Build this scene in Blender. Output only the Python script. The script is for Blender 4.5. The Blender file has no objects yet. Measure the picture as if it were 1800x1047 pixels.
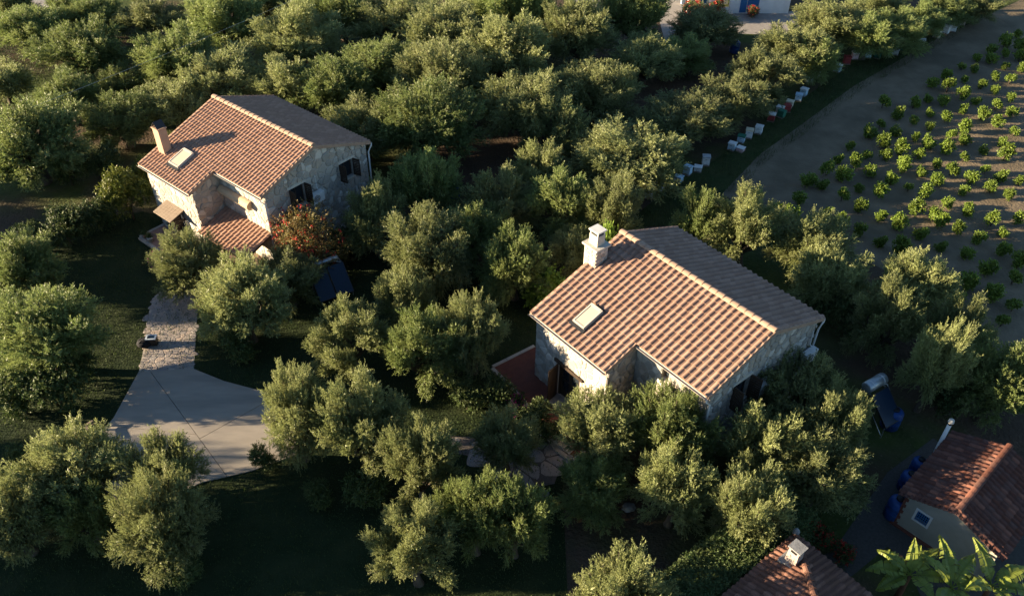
import bpy, math, random
import numpy as np
from mathutils import Matrix, Vector
R = math.radians
sc = bpy.context.scene
COL = sc.collection

# ------------------------------------------------------------------ camera
F_PX, PITCH, ROLL, CAM_H = 1466.0, 0.700, 0.013, 29.44
cd = bpy.data.cameras.new('camera'); cam = bpy.data.objects.new('camera', cd); COL.objects.link(cam)
cd.sensor_width = 36.0; cd.lens = F_PX / 1800 * 36.0; cd.clip_end = 2000.0; cd.clip_start = 0.5
cam.matrix_world = Matrix.Translation((0, 0, CAM_H)) @ Matrix.Rotation(math.pi / 2 - PITCH, 4, 'X') @ Matrix.Rotation(ROLL, 4, 'Z')
sc.camera = cam
# ------------------------------------------------------------------ light
SUN_EL, SUN_TRAVEL = 11.5, 2.0          # elevation; heading of the light, degrees ccw from +x
w = bpy.data.worlds.new('World'); sc.world = w; w.use_nodes = True
nt = w.node_tree; nt.nodes.clear()
sky = nt.nodes.new('ShaderNodeTexSky'); sky.sky_type = 'NISHITA'; sky.sun_disc = False
sky.sun_elevation = R(SUN_EL); sky.sun_rotation = R(270.0 - SUN_TRAVEL)
sky.air_density = 1.0; sky.dust_density = 0.3; sky.ozone_density = 3.0
bg = nt.nodes.new('ShaderNodeBackground'); bg.inputs['Strength'].default_value = 0.05
wo = nt.nodes.new('ShaderNodeOutputWorld')
nt.links.new(sky.outputs[0], bg.inputs[0]); nt.links.new(bg.outputs[0], wo.inputs[0])
ld = bpy.data.lights.new('sun', 'SUN'); ld.energy = 5.0; ld.angle = R(0.55); ld.color = (1.0, 0.80, 0.53)
sun = bpy.data.objects.new('sun', ld); COL.objects.link(sun)
_d = Vector((math.cos(R(SUN_TRAVEL)) * math.cos(R(SUN_EL)), math.sin(R(SUN_TRAVEL)) * math.cos(R(SUN_EL)), -math.sin(R(SUN_EL))))
sun.rotation_euler = _d.to_track_quat('-Z', 'Y').to_euler()
sun.location = (-60, 20, 40)
vs = sc.view_settings; vs.view_transform = 'Standard'; vs.look = 'None'; vs.exposure = 2.45; vs.gamma = 1.0; vs.use_curve_mapping = False
sc.cycles.max_bounces = 6; sc.cycles.diffuse_bounces = 3; sc.cycles.transmission_bounces = 3; sc.cycles.glossy_bounces = 2
sc.cycles.caustics_reflective = False; sc.cycles.caustics_refractive = False

# ------------------------------------------------------------------ survey: photo pixel -> place on the ground
_fw = np.array([0, math.cos(PITCH), -math.sin(PITCH)]); _u0 = np.array([0, math.sin(PITCH), math.cos(PITCH)]); _r0 = np.array([1., 0, 0])
_rt = _r0 * math.cos(ROLL) + _u0 * math.sin(ROLL); _up = _u0 * math.cos(ROLL) - _r0 * math.sin(ROLL); _C = np.array([0, 0, CAM_H])
def gnd(x, y, z=0.0):
    d = _fw * F_PX + _rt * (x - 900) - _up * (y - 523.5)
    return _C + d * ((z - CAM_H) / d[2])
def depth(P): return float((np.array(P) - _C) @ _fw)
def g2(x, y, z=0.0):
    p = gnd(x, y, z); return (float(p[0]), float(p[1]))

# ------------------------------------------------------------------ materials
def mat(name, col, rough=0.8, var=0.0, scale=6.0, col2=None, bump=0.0, bscale=40.0, metal=0.0, island=0.0, spec=0.3, trans=0.0, isl_col=None, obj=0.0, detail=6.0, stretch=None, mixlo=0.35, mixhi=0.68):
    m = bpy.data.materials.new(name); m.use_nodes = True; t = m.node_tree; N = t.nodes; Lk = t.links
    b = N['Principled BSDF']; b.inputs['Roughness'].default_value = rough; b.inputs['Metallic'].default_value = metal
    b.inputs['Specular IOR Level'].default_value = spec
    rgb = N.new('ShaderNodeRGB'); rgb.outputs[0].default_value = (*col, 1); out = rgb.outputs[0]
    tc = N.new('ShaderNodeTexCoord'); vec = tc.outputs['Object']
    if stretch:
        mp = N.new('ShaderNodeMapping'); mp.inputs['Scale'].default_value = stretch; Lk.new(vec, mp.inputs[0]); vec = mp.outputs[0]
    if col2:
        no = N.new('ShaderNodeTexNoise'); no.inputs['Scale'].default_value = scale; no.inputs['Detail'].default_value = detail; Lk.new(vec, no.inputs['Vector'])
        mr = N.new('ShaderNodeMapRange'); mr.inputs[1].default_value = mixlo; mr.inputs[2].default_value = mixhi; Lk.new(no.outputs[0], mr.inputs[0])
        mx = N.new('ShaderNodeMix'); mx.data_type = 'RGBA'; mx.inputs[7].default_value = (*col2, 1)
        Lk.new(mr.outputs[0], mx.inputs[0]); Lk.new(out, mx.inputs[6]); out = mx.outputs[2]
    rnd = None
    if island or isl_col or obj:
        ge = N.new('ShaderNodeNewGeometry'); oi = N.new('ShaderNodeObjectInfo')
        ad = N.new('ShaderNodeMath'); ad.operation = 'ADD'; Lk.new(ge.outputs['Random Per Island'], ad.inputs[0]); Lk.new(oi.outputs['Random'], ad.inputs[1])
        fr = N.new('ShaderNodeMath'); fr.operation = 'FRACT'; Lk.new(ad.outputs[0], fr.inputs[0]); rnd = fr.outputs[0]
    if isl_col:
        cr = N.new('ShaderNodeValToRGB'); cr.color_ramp.interpolation = 'LINEAR'
        el = cr.color_ramp.elements
        while len(el) < len(isl_col): el.new(0.5)
        for i, c in enumerate(isl_col): el[i].position = i / (len(isl_col) - 1); el[i].color = (*c, 1)
        Lk.new(rnd, cr.inputs[0])
        mx = N.new('ShaderNodeMix'); mx.data_type = 'RGBA'; mx.inputs[0].default_value = 0.75; Lk.new(out, mx.inputs[6]); Lk.new(cr.outputs[0], mx.inputs[7]); out = mx.outputs[2]
    def hsv(src, fac_socket, amt):
        nonlocal out
        mr = N.new('ShaderNodeMapRange'); mr.inputs[3].default_value = 1 - amt; mr.inputs[4].default_value = 1 + amt; Lk.new(fac_socket, mr.inputs[0])
        h = N.new('ShaderNodeHueSaturation'); Lk.new(out, h.inputs['Color']); Lk.new(mr.outputs[0], h.inputs['Value']); out = h.outputs[0]
    if island: hsv(out, rnd, island)
    if obj:
        oi2 = N.new('ShaderNodeObjectInfo'); hsv(out, oi2.outputs['Random'], obj)
    if var:
        n2 = N.new('ShaderNodeTexNoise'); n2.inputs['Scale'].default_value = scale * 3.7; n2.inputs['Detail'].default_value = 5; Lk.new(vec, n2.inputs['Vector'])
        hsv(out, n2.outputs[0], var)
    Lk.new(out, b.inputs['Base Color'])
    if bump:
        n3 = N.new('ShaderNodeTexNoise'); n3.inputs['Scale'].default_value = bscale; n3.inputs['Detail'].default_value = 8; Lk.new(vec, n3.inputs['Vector'])
        bp = N.new('ShaderNodeBump'); bp.inputs['Strength'].default_value = bump; bp.inputs['Distance'].default_value = 0.05; Lk.new(n3.outputs[0], bp.inputs['Height']); Lk.new(bp.outputs[0], b.inputs['Normal'])
    if trans:
        tr = N.new('ShaderNodeBsdfTranslucent'); Lk.new(out, tr.inputs[0]); ms = N.new('ShaderNodeMixShader'); ms.inputs[0].default_value = trans
        Lk.new(b.outputs[0], ms.inputs[1]); Lk.new(tr.outputs[0], ms.inputs[2]); Lk.new(ms.outputs[0], N['Material Output'].inputs[0])
    return m

M = {}
M['olive'] = mat('olive_leaf', (.172, .198, .072), .5, spec=.35, trans=.38, col2=(.225, .24, .1), scale=.9, island=.24, obj=.22)
M['olive_b'] = mat('olive_leaf_green', (.14, .185, .055), .5, spec=.35, trans=.38, col2=(.19, .22, .075), scale=.9, island=.26, obj=.2)
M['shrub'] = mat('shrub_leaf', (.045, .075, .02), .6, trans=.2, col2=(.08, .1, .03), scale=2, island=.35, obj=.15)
M['citrus'] = mat('loquat_leaf', (.13, .14, .022), .5, trans=.25, col2=(.09, .115, .02), scale=2, island=.3)
M['vine'] = mat('vine_leaf', (.14, .23, .03), .5, trans=.4, col2=(.19, .26, .05), scale=2, island=.28, obj=.15)
M['bush'] = mat('field_bush_leaf', (.115, .175, .025), .5, trans=.4, col2=(.16, .215, .035), scale=2, island=.3, obj=.18)
M['boug'] = mat('flowering_shrub_leaf', (.13, .115, .03), .6, trans=.25, col2=(.15, .085, .03), scale=1.2, island=.35)
M['banana'] = mat('banana_leaf', (.22, .26, .045), .45, trans=.45, col2=(.16, .2, .035), scale=3, island=.2, spec=.4)
M['banana_dry'] = mat('banana_leaf_dry', (.17, .08, .04), .8, trans=.15, col2=(.1, .05, .03), scale=5)
M['red'] = mat('red_petal', (.4, .035, .025), .6, trans=.3, island=.3)
M['pink'] = mat('pink_petal', (.55, .06, .28), .6, trans=.3, island=.3)
M['bark'] = mat('bark', (.11, .085, .06), .95, col2=(.05, .04, .03), scale=5, bump=.8, bscale=14, stretch=(1, 1, .3))
M['grass'] = mat('grass_blade', (.045, .068, .018), .7, trans=.3, island=.4)
M['tileB'] = mat('terracotta_pink', (0.259, 0.162, 0.115), .85, col2=(0.187, 0.111, 0.0789), scale=2.2, var=.12, island=.11, isl_col=[(0.24, 0.147, 0.108), (0.201, 0.122, 0.0897), (0.259, 0.168, 0.128), (0.168, 0.108, 0.0825)], bump=.15, bscale=60)
M['tileA'] = mat('terracotta_warm', (0.299, 0.17, 0.112), .85, col2=(0.231, 0.129, 0.0869), scale=2.0, var=.1, island=.09, isl_col=[(0.277, 0.161, 0.112), (0.248, 0.142, 0.0954), (0.299, 0.178, 0.126)], bump=.15, bscale=60)
M['tileC'] = mat('terracotta_old', (0.109, 0.0408, 0.0272), .9, col2=(0.0544, 0.0299, 0.0245), scale=1.6, var=.2, island=.28, isl_col=[(0.131, 0.0462, 0.0272), (0.0925, 0.0354, 0.0245), (0.0762, 0.0408, 0.0326), (0.147, 0.0598, 0.0381)], bump=.3, bscale=50)
M['tileD'] = mat('terracotta_brown', (0.109, 0.0521, 0.0347), .9, col2=(0.0694, 0.0397, 0.0298), scale=1.5, var=.2, island=.26, isl_col=[(0.149, 0.0694, 0.0446), (0.109, 0.0496, 0.0347), (0.164, 0.0843, 0.0595)], bump=.3, bscale=50)
M['deck'] = mat('roof_underlay', (.16, .09, .06), .9)
M['ridge'] = mat('ridge_tile', (0.309, 0.213, 0.155), .85, col2=(0.254, 0.168, 0.12), scale=4, island=.12, bump=.2, bscale=40)
M['stone'] = mat('limestone', (0.425, 0.383, 0.323), .9, col2=(0.289, 0.264, 0.23), scale=3.0, var=.18, island=.2, isl_col=[(0.442, 0.399, 0.34), (0.255, 0.238, 0.212), (0.374, 0.306, 0.238), (0.187, 0.183, 0.17), (0.476, 0.442, 0.391), (0.306, 0.281, 0.246)], bump=.7, bscale=22)
M['mortar'] = mat('lime_mortar', (0.377, 0.353, 0.312), .95, col2=(0.328, 0.303, 0.271), scale=5, bump=.5, bscale=40)
M['dressed'] = mat('dressed_stone', (0.44, 0.408, 0.352), .85, col2=(0.352, 0.328, 0.288), scale=5, bump=.3, bscale=30)
M['plaster'] = mat('cream_plaster', (0.288, 0.264, 0.216), .9, col2=(0.24, 0.222, 0.18), scale=1.5, var=.06, bump=.15, bscale=30)
M['chimney'] = mat('chimney_render', (0.351, 0.231, 0.161), .9, col2=(0.295, 0.19, 0.133), scale=4, bump=.2, bscale=40)
M['white'] = mat('white_paint', (0.541, 0.535, 0.513), .6, col2=(0.477, 0.469, 0.448), scale=4)
M['whitewash'] = mat('whitewash', (.8, .78, .74), .9, col2=(.72, .7, .66), scale=2, bump=.1)
M['blue_paint'] = mat('blue_paint', (.03, .13, .3), .5)
M['wood_dark'] = mat('dark_wood', (.028, .018, .013), .6, col2=(.045, .03, .02), scale=9, stretch=(1, 1, .2))
M['wood'] = mat('weathered_wood', (.22, .17, .125), .85, col2=(.15, .115, .085), scale=8, stretch=(.2, 3, 3), bump=.3)
M['wood_tan'] = mat('tan_canopy', (.42, .3, .19), .8, col2=(.36, .25, .16), scale=6)
M['glass'] = mat('window_glass', (.02, .025, .03), .08, spec=.6)
M['skyglass'] = mat('skylight_blind', (.36, .32, .25), .35, spec=.5)
M['metal'] = mat('galvanised', (.42, .44, .45), .4, metal=.7, col2=(.34, .36, .37), scale=6)
M['dark_metal'] = mat('dark_metal', (.03, .03, .032), .5, metal=.4)
M['gutter'] = mat('gutter_paint', (.36, .33, .29), .5)
M['panel'] = mat('solar_absorber', (.007, .02, .042), .25, spec=.25)
M['barrel'] = mat('blue_plastic', (.01, .05, .19), .45, col2=(.012, .042, .14), scale=4)
M['lidblack'] = mat('black_plastic', (.012, .012, .013), .5)
M['cloth'] = mat('black_fabric', (.008, .008, .012), .9, bump=.4, bscale=30)
M['silver'] = mat('grey_plastic', (.42, .47, .52), .4)
M['concrete'] = mat('concrete', (.27, .237, .2), .9, col2=(.195, .172, .148), scale=.55, var=.16, bump=.2, bscale=50, stretch=(.5, 2.2, 1), detail=10, mixlo=.4, mixhi=.75)
M['joint'] = mat('joint_filler', (.1, .085, .075), .95)
M['flag'] = mat('flagstone', (0.28, 0.241, 0.218), .9, col2=(0.21, 0.183, 0.167), scale=2, var=.15, island=.15, isl_col=[(0.312, 0.265, 0.234), (0.249, 0.226, 0.218), (0.327, 0.257, 0.21), (0.21, 0.195, 0.191)], bump=.5, bscale=25)
M['brickpave'] = mat('brick_paving', (0.14, 0.0478, 0.0319), .9, col2=(0.109, 0.0382, 0.0268), scale=3, var=.15, bump=.3, bscale=30)
M['terrace'] = mat('terrace_tile', (0.256, 0.16, 0.128), .8, col2=(0.216, 0.132, 0.108), scale=3, bump=.1)
M['kerb'] = mat('kerb_stone', (0.36, 0.32, 0.272), .9, col2=(0.304, 0.264, 0.224), scale=4, bump=.3)
M['gravel'] = mat('gravel', (0.0715, 0.066, 0.0605), .95, col2=(0.0525, 0.0481, 0.044), scale=9, var=.25, bump=.8, bscale=25)
M['lane'] = mat('lane_surface', (0.252, 0.231, 0.21), .95, col2=(0.21, 0.189, 0.175), scale=3, var=.1, bump=.2)
M['rockgrey'] = mat('grey_stone', (0.21, 0.21, 0.21), .9, col2=(0.154, 0.154, 0.154), scale=5, bump=.5)

def ground_mat():
    m = bpy.data.materials.new('grove_soil'); m.use_nodes = True; t = m.node_tree; N = t.nodes; L = t.links
    b = N['Principled BSDF']; b.inputs['Roughness'].default_value = .95; b.inputs['Specular IOR Level'].default_value = .1
    tc = N.new('ShaderNodeTexCoord'); v = tc.outputs['Object']
    def noise(s, d=6):
        n = N.new('ShaderNodeTexNoise'); n.inputs['Scale'].default_value = s; n.inputs['Detail'].default_value = d; L.new(v, n.inputs['Vector']); return n.outputs[0]
    def ramp(src, lo, hi):
        r = N.new('ShaderNodeMapRange'); r.inputs[1].default_value = lo; r.inputs[2].default_value = hi; L.new(src, r.inputs[0]); return r.outputs[0]
    def mix(f, a, c):
        x = N.new('ShaderNodeMix'); x.data_type = 'RGBA'; L.new(f, x.inputs[0])
        for s, i in ((a, 6), (c, 7)):
            if isinstance(s, tuple): x.inputs[i].default_value = (*s, 1)
            else: L.new(s, x.inputs[i])
        return x.outputs[2]
    soil = mix(ramp(noise(.5), .35, .65), (.08, .053, .036), (.05, .038, .027))
    grass = mix(ramp(noise(1.4), .3, .7), (.035, .052, .014), (.06, .075, .02))
    c = mix(ramp(noise(.11, 4), .44, .56), soil, grass)
    c = mix(ramp(noise(9, 8), .62, .72), c, (.11, .095, .065))
    L.new(c, b.inputs['Base Color'])
    bp = N.new('ShaderNodeBump'); bp.inputs['Strength'].default_value = .8; bp.inputs['Distance'].default_value = .12
    L.new(noise(6, 10), bp.inputs['Height']); L.new(bp.outputs[0], b.inputs['Normal'])
    return m
M['ground'] = ground_mat()
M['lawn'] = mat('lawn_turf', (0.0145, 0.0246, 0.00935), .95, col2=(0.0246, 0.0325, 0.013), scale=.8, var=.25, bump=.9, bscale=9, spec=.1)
M['field'] = mat('field_soil', (.105, .084, .056), .97, col2=(.172, .134, .09), scale=.35, var=.25, bump=1.0, bscale=5, spec=.1)
M['verge'] = mat('verge_turf', (0.0225, 0.036, 0.0108), .95, col2=(0.045, 0.0495, 0.018), scale=.9, var=.3, bump=1, bscale=8, spec=.1)

# ------------------------------------------------------------------ mesh helpers
class MB:
    def __init__(s): s.v = []; s.f = []
    def face(s, pts):
        n = len(s.v); s.v += [tuple(p) for p in pts]; s.f.append(tuple(range(n, n + len(pts)))); return s
    def box(s, a, b, T=None):
        (x0, y0, z0), (x1, y1, z1) = a, b
        P = [(x0, y0, z0), (x1, y0, z0), (x1, y1, z0), (x0, y1, z0), (x0, y0, z1), (x1, y0, z1), (x1, y1, z1), (x0, y1, z1)]
        return s.hexa(P, T)
    def hexa(s, P, T=None):
        if T is not None: P = [tuple(T @ Vector(p)) for p in P]
        n = len(s.v); s.v += [tuple(p) for p in P]
        s.f += [tuple(n + i for i in q) for q in ((3, 2, 1, 0), (4, 5, 6, 7), (0, 1, 5, 4), (1, 2, 6, 5), (2, 3, 7, 6), (3, 0, 4, 7))]; return s
    def prism(s, poly, off):
        n = len(s.v); k = len(poly); o = np.array(off)
        s.v += [tuple(p) for p in poly] + [tuple(np.array(p) + o) for p in poly]
        s.f.append(tuple(range(n + k - 1, n - 1, -1))); s.f.append(tuple(range(n + k, n + 2 * k)))
        s.f += [(n + i, n + (i + 1) % k, n + k + (i + 1) % k, n + k + i) for i in range(k)]; return s
    def tube(s, pts, rad, k=8, cap=True):
        pts = [Vector(p) for p in pts]; m = len(pts); rad = rad if isinstance(rad, (list, tuple)) else [rad] * m
        n = len(s.v)
        ref = Vector((0, 0, 1))
        for i, p in enumerate(pts):
            d = (pts[min(i + 1, m - 1)] - pts[max(i - 1, 0)]).normalized()
            a = d.cross(ref if abs(d.dot(ref)) < .95 else Vector((1, 0, 0))).normalized(); b = d.cross(a)
            for j in range(k):
                t = 2 * math.pi * j / k; s.v.append(tuple(p + (a * math.cos(t) + b * math.sin(t)) * rad[i]))
        for i in range(m - 1):
            for j in range(k): s.f.append((n + i * k + j, n + i * k + (j + 1) % k, n + (i + 1) * k + (j + 1) % k, n + (i + 1) * k + j))
        if cap: s.f.append(tuple(n + j for j in range(k))[::-1]); s.f.append(tuple(n + (m - 1) * k + j for j in range(k)))
        return s
    def lathe(s, prof, c=(0, 0, 0), k=20):
        n = len(s.v); m = len(prof)
        for r, z in prof:
            for j in range(k): t = 2 * math.pi * j / k; s.v.append((c[0] + r * math.cos(t), c[1] + r * math.sin(t), c[2] + z))
        for i in range(m - 1):
            for j in range(k): s.f.append((n + i * k + j, n + i * k + (j + 1) % k, n + (i + 1) * k + (j + 1) % k, n + (i + 1) * k + j))
        s.f.append(tuple(n + j for j in range(k))[::-1]); s.f.append(tuple(n + (m - 1) * k + j for j in range(k))); return s
    def mesh(s, name, m, smooth=False):
        me = bpy.data.meshes.new(name); me.from_pydata(s.v, [], s.f)
        me.materials.append(M[m] if isinstance(m, str) else m)
        if smooth: me.polygons.foreach_set('use_smooth', [True] * len(me.polygons))
        me.update(); return me
    def build(s, name, m, parent=None, smooth=False): return link(name, s.mesh(name, m, smooth), parent)
def link(name, me, parent=None):
    o = bpy.data.objects.new(name, me); COL.objects.link(o)
    if parent is not None: o.parent = parent
    return o
def tag(o, label=None, cat=None, group=None, kind=None):
    if label: o['label'] = label
    if cat: o['category'] = cat
    if group: o['group'] = group
    if kind: o['kind'] = kind
    return o
def empty(name, loc=(0, 0, 0), rz=0.0, scale=None):
    o = bpy.data.objects.new(name, None); COL.objects.link(o); o.location = loc; o.rotation_euler = (0, 0, rz); o.empty_display_size = .3
    if scale: o.scale = scale
    return o
def quad_mesh(name, V, m):
    """V: (n,4,3) array of separate quads"""
    n = len(V); me = bpy.data.meshes.new(name)
    me.vertices.add(n * 4); me.vertices.foreach_set('co', V.reshape(-1).astype(np.float32))
    me.loops.add(n * 4); me.loops.foreach_set('vertex_index', np.arange(n * 4, dtype=np.int32))
    me.polygons.add(n); me.polygons.foreach_set('loop_start', np.arange(0, n * 4, 4, dtype=np.int32)); me.polygons.foreach_set('loop_total', np.full(n, 4, dtype=np.int32))
    me.materials.append(M[m] if isinstance(m, str) else m); me.update(calc_edges=True); me.validate(); return me
ORD = ['first', 'second', 'third', 'fourth', 'fifth', 'sixth', 'seventh', 'eighth', 'ninth', 'tenth', 'eleventh', 'twelfth', 'thirteenth', 'fourteenth', 'fifteenth', 'sixteenth', 'seventeenth', 'eighteenth', 'nineteenth', 'twentieth'] 
def ordn(i):
    if i < 20: return ORD[i]
    return {2: 'twenty-', 3: 'thirty-', 4: 'forty-'}[(i + 1) // 10] + ORD[(i + 1) % 10 - 1] if (i + 1) % 10 else {3: 'thirtieth', 4: 'fortieth'}[(i + 1) // 10]

# convex polygon tools (2-D)
def clip(poly, nx, ny, c):
    out = []; k = len(poly)
    for i in range(k):
        a = poly[i]; b = poly[(i + 1) % k]; da = nx * a[0] + ny * a[1] - c; db = nx * b[0] + ny * b[1] - c
        if da <= 0: out.append(a)
        if (da < 0 < db) or (db < 0 < da):
            t = da / (da - db); out.append((a[0] + (b[0] - a[0]) * t, a[1] + (b[1] - a[1]) * t))
    return out
def clip_poly(poly, conv):
    # conv counter-clockwise convex polygon
    for i in range(len(conv)):
        a = conv[i]; b = conv[(i + 1) % len(conv)]; nx, ny = b[1] - a[1], -(b[0] - a[0])
        poly = clip(poly, nx, ny, nx * a[0] + ny * a[1])
        if len(poly) < 3: return []
    return poly
def minus_rect(poly, r):
    s0, z0, s1, z1 = r; res = []
    p = clip(poly, 1, 0, s0); res.append(p); poly = clip(poly, -1, 0, -s0)
    if len(poly) >= 3: res.append(clip(poly, -1, 0, -s1)); poly = clip(poly, 1, 0, s1)
    if len(poly) >= 3: res.append(clip(poly, 0, 1, z0)); poly = clip(poly, 0, -1, -z0)
    if len(poly) >= 3: res.append(clip(poly, 0, -1, -z1))
    return [q for q in res if len(q) >= 3 and area(q) > 1e-4]
def area(p): return .5 * sum(p[i][0] * p[(i + 1) % len(p)][1] - p[(i + 1) % len(p)][0] * p[i][1] for i in range(len(p)))
def cells(bounds, size, gap, rng, aspect=1.0, drop=.22):
    """irregular stone cells filling a box"""
    x0, y0, x1, y1 = bounds; pts = []
    sx, sy = size * aspect, size / aspect; j = 0; y = y0 - sy
    while y < y1 + sy:
        x = x0 - sx + (j % 2) * sx * .5
        while x < x1 + sx:
            if rng.random() > drop: pts.append((x + rng.uniform(-.38, .38) * sx, y + rng.uniform(-.38, .38) * sy))
            x += sx
        y += sy; j += 1
    out = []; rad = 3.2 * max(sx, sy)
    P = np.array(pts)
    for i, (px, py) in enumerate(pts):
        if not (x0 - sx * .6 < px < x1 + sx * .6 and y0 - sy * .6 < py < y1 + sy * .6): continue
        poly = [(px - rad, py - rad), (px + rad, py - rad), (px + rad, py + rad), (px - rad, py + rad)]
        d2 = ((P - P[i]) ** 2).sum(1); nb = np.argsort(d2)[1:22]
        for k in nb:
            dx, dy = P[k] - P[i]; L = math.hypot(dx, dy)
            if L > 2 * rad: break
            nx, ny = dx / L, dy / L; poly = clip(poly, nx, ny, nx * px + ny * py + L / 2 - gap * rng.uniform(.6, 1.3))
            if len(poly) < 3: break
        if len(poly) >= 3 and area(poly) > size * size * .06: out.append(poly)
    return out
def chaikin(p, t=.22):
    o = []
    for i in range(len(p)):
        a = p[i]; b = p[(i + 1) % len(p)]
        o.append((a[0] + (b[0] - a[0]) * t, a[1] + (b[1] - a[1]) * t)); o.append((a[0] + (b[0] - a[0]) * (1 - t), a[1] + (b[1] - a[1]) * (1 - t)))
    return o
def stone_mb(mb, poly, fr, h, rng):
    """a rounded stone standing proud of its plane; fr maps (s,t,height) to 3-D"""
    p = chaikin(poly); cx = sum(a[0] for a in p) / len(p); cy = sum(a[1] for a in p) / len(p)
    n = len(mb.v); k = len(p); tx, ty = rng.uniform(-.012, .012), rng.uniform(-.012, .012)
    for (sc_, hh) in ((1.0, -.015), (.97, h * .55), (.78, h)):
        for a in p:
            q = (cx + (a[0] - cx) * sc_, cy + (a[1] - cy) * sc_)
            mb.v.append(tuple(fr(q[0], q[1], hh + ((q[0] - cx) * tx + (q[1] - cy) * ty if hh > 0 else 0))))
    for r in range(2):
        for i in range(k): mb.f.append((n + r * k + i, n + r * k + (i + 1) % k, n + (r + 1) * k + (i + 1) % k, n + (r + 1) * k + i))
    mb.f.append(tuple(n + 2 * k + i for i in range(k)))

# ------------------------------------------------------------------ the setting: ground sheets
def sheet(name, pts, z, m, kind='structure', label=None):
    mb = MB(); mb.face([(p[0], p[1], z) for p in pts]); return tag(mb.build(name, m), label, kind=kind)
def ccw(p): return p if area(p) > 0 else p[::-1]
def px(pts, z=0.0): return ccw([g2(x, y, z) for x, y in pts])
sheet('ground', [(-400, -200), (400, -200), (400, 600), (-400, 600)], 0.0, 'ground', label='reddish grove soil with grass patches under the olive trees')
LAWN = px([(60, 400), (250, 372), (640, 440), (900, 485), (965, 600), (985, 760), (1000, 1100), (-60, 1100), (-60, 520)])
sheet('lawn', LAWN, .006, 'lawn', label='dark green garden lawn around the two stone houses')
FIELD = ccw([g2(*q) for q in ((1268, 342), (1335, 272), (1405, 222), (1500, 152), (1640, 72), (1790, 2))] + [(62, 92), (110, 130), (110, 10), (27, 28), g2(1800, 660), g2(1640, 520), g2(1450, 420)])
sheet('field', FIELD, .006, 'field', label='bare brown ploughed field planted with young bushes')
VERGE = px([(1090, 400), (1150, 352), (1235, 296), (1330, 230), (1500, 112), (1640, 62), (1735, 20), (1790, 2), (1640, 72), (1500, 152), (1405, 222), (1335, 272), (1268, 342), (1210, 395)])
sheet('grass_verge', VERGE, .010, 'verge', label='shaded grass strip between the beehives and the field')
for pts, lb in (([(985, -40), (1062, -40), (1068, 8), (1060, 26), (1012, 22), (1000, 6)], 'pale gravel lane at the top edge between olive trees'),
                ([(1150, -30), (1215, -30), (1190, 45), (1200, 72), (1170, 78), (1160, 40)], 'pale lane leading to the white house at the top'),
                ([(1195, 22), (1440, 20), (1400, 62), (1300, 60)], 'paved yard in front of the white house'),
                ([(-40, 62), (10, 58), (12, 28), (60, 14), (170, 12), (175, -10), (-40, -10)], 'pale road in the top left corner')):
    sheet('lane', px(pts), .008, 'lane', label=lb)
sheet('garden_track', px([(1395, 1010), (1470, 960), (1560, 830), (1640, 770), (1668, 790), (1600, 850), (1575, 920), (1640, 985), (1620, 1010), (1560, 960), (1500, 1010), (1430, 1050)]), .012, 'gravel', label='grey gravel track beside the small shed')
sheet('shed_apron', px([(1560, 930), (1580, 890), (1700, 960), (1860, 930), (1900, 1100), (1640, 1100), (1590, 980)]), .016, 'gravel', label='gravel ground around the shed and banana plants')

# concrete driveway: separate slabs on a dark bed, with open joints
DRIVE = px([(244, 655), (340, 649), (395, 671), (482, 694), (545, 722), (520, 800), (440, 829), (356, 848), (230, 905), (95, 930), (40, 905), (130, 815), (200, 736)])
drive = sheet('driveway', DRIVE, .014, 'joint', label='pale concrete driveway in front of the left house')
def half(poly, a, b, side, gap=.012):
    nx, ny = b[1] - a[1], a[0] - b[0]; L = math.hypot(nx, ny); nx, ny = nx / L * side, ny / L * side
    return clip(poly, nx, ny, nx * a[0] + ny * a[1] - gap)
ja, jb = g2(278, 672), g2(392, 828); jc, jd = g2(352, 772), g2(482, 700)
conv = DRIVE
slabs = []
for s1 in (1, -1):
    h1 = half(conv, ja, jb, s1)
    if s1 == 1:
        slabs += [half(h1, jc, jd, s2) for s2 in (1, -1)]
    else:
        je, jf = g2(150, 745), g2(345, 765); slabs += [half(h1, je, jf, s2) for s2 in (1, -1)]
for s in slabs:
    if len(s) >= 3:
        MB().prism([(a[0], a[1], .016) for a in ccw(s)], (0, 0, .05)).build('slab', 'concrete', drive)

def paving(name, poly, size, gap, seed, z, bed, m, label, aspect=1.0, h=.010):
    rng = random.Random(seed); o = sheet(name, poly, z, bed, label=label)
    xs = [p[0] for p in poly]; ys = [p[1] for p in poly]
    n = 0; rest = MB()
    for c in cells((min(xs), min(ys), max(xs), max(ys)), size, gap, rng, aspect):
        cx = sum(a[0] for a in c) / len(c); cy = sum(a[1] for a in c) / len(c)
        if not inside(poly, cx, cy): continue
        mb = MB() if n < 298 else rest
        stone_mb(mb, c, lambda s, t, hh: (s, t, z + .004 + max(hh, 0)), h * rng.uniform(.7, 1.2), rng)
        if n < 298: mb.build('flagstone', m, o)
        n += 1
    if rest.v: tag(rest.build('flagstone_bed', m, o), kind='stuff')
    return o
def inside(poly, x, y):
    r = False; k = len(poly)
    for i in range(k):
        a = poly[i]; b = poly[(i + 1) % k]
        if (a[1] > y) != (b[1] > y) and x < (b[0] - a[0]) * (y - a[1]) / (b[1] - a[1]) + a[0]: r = not r
    return r
paving('garden_path', px([(330, 440), (352, 455), (352, 500), (346, 560), (341, 649), (244, 655), (255, 600), (262, 548), (272, 520), (300, 502), (322, 490)]), .27, .007, 3, .012, 'kerb', 'flag', 'flagstone path leading from the driveway to the left house')
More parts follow.
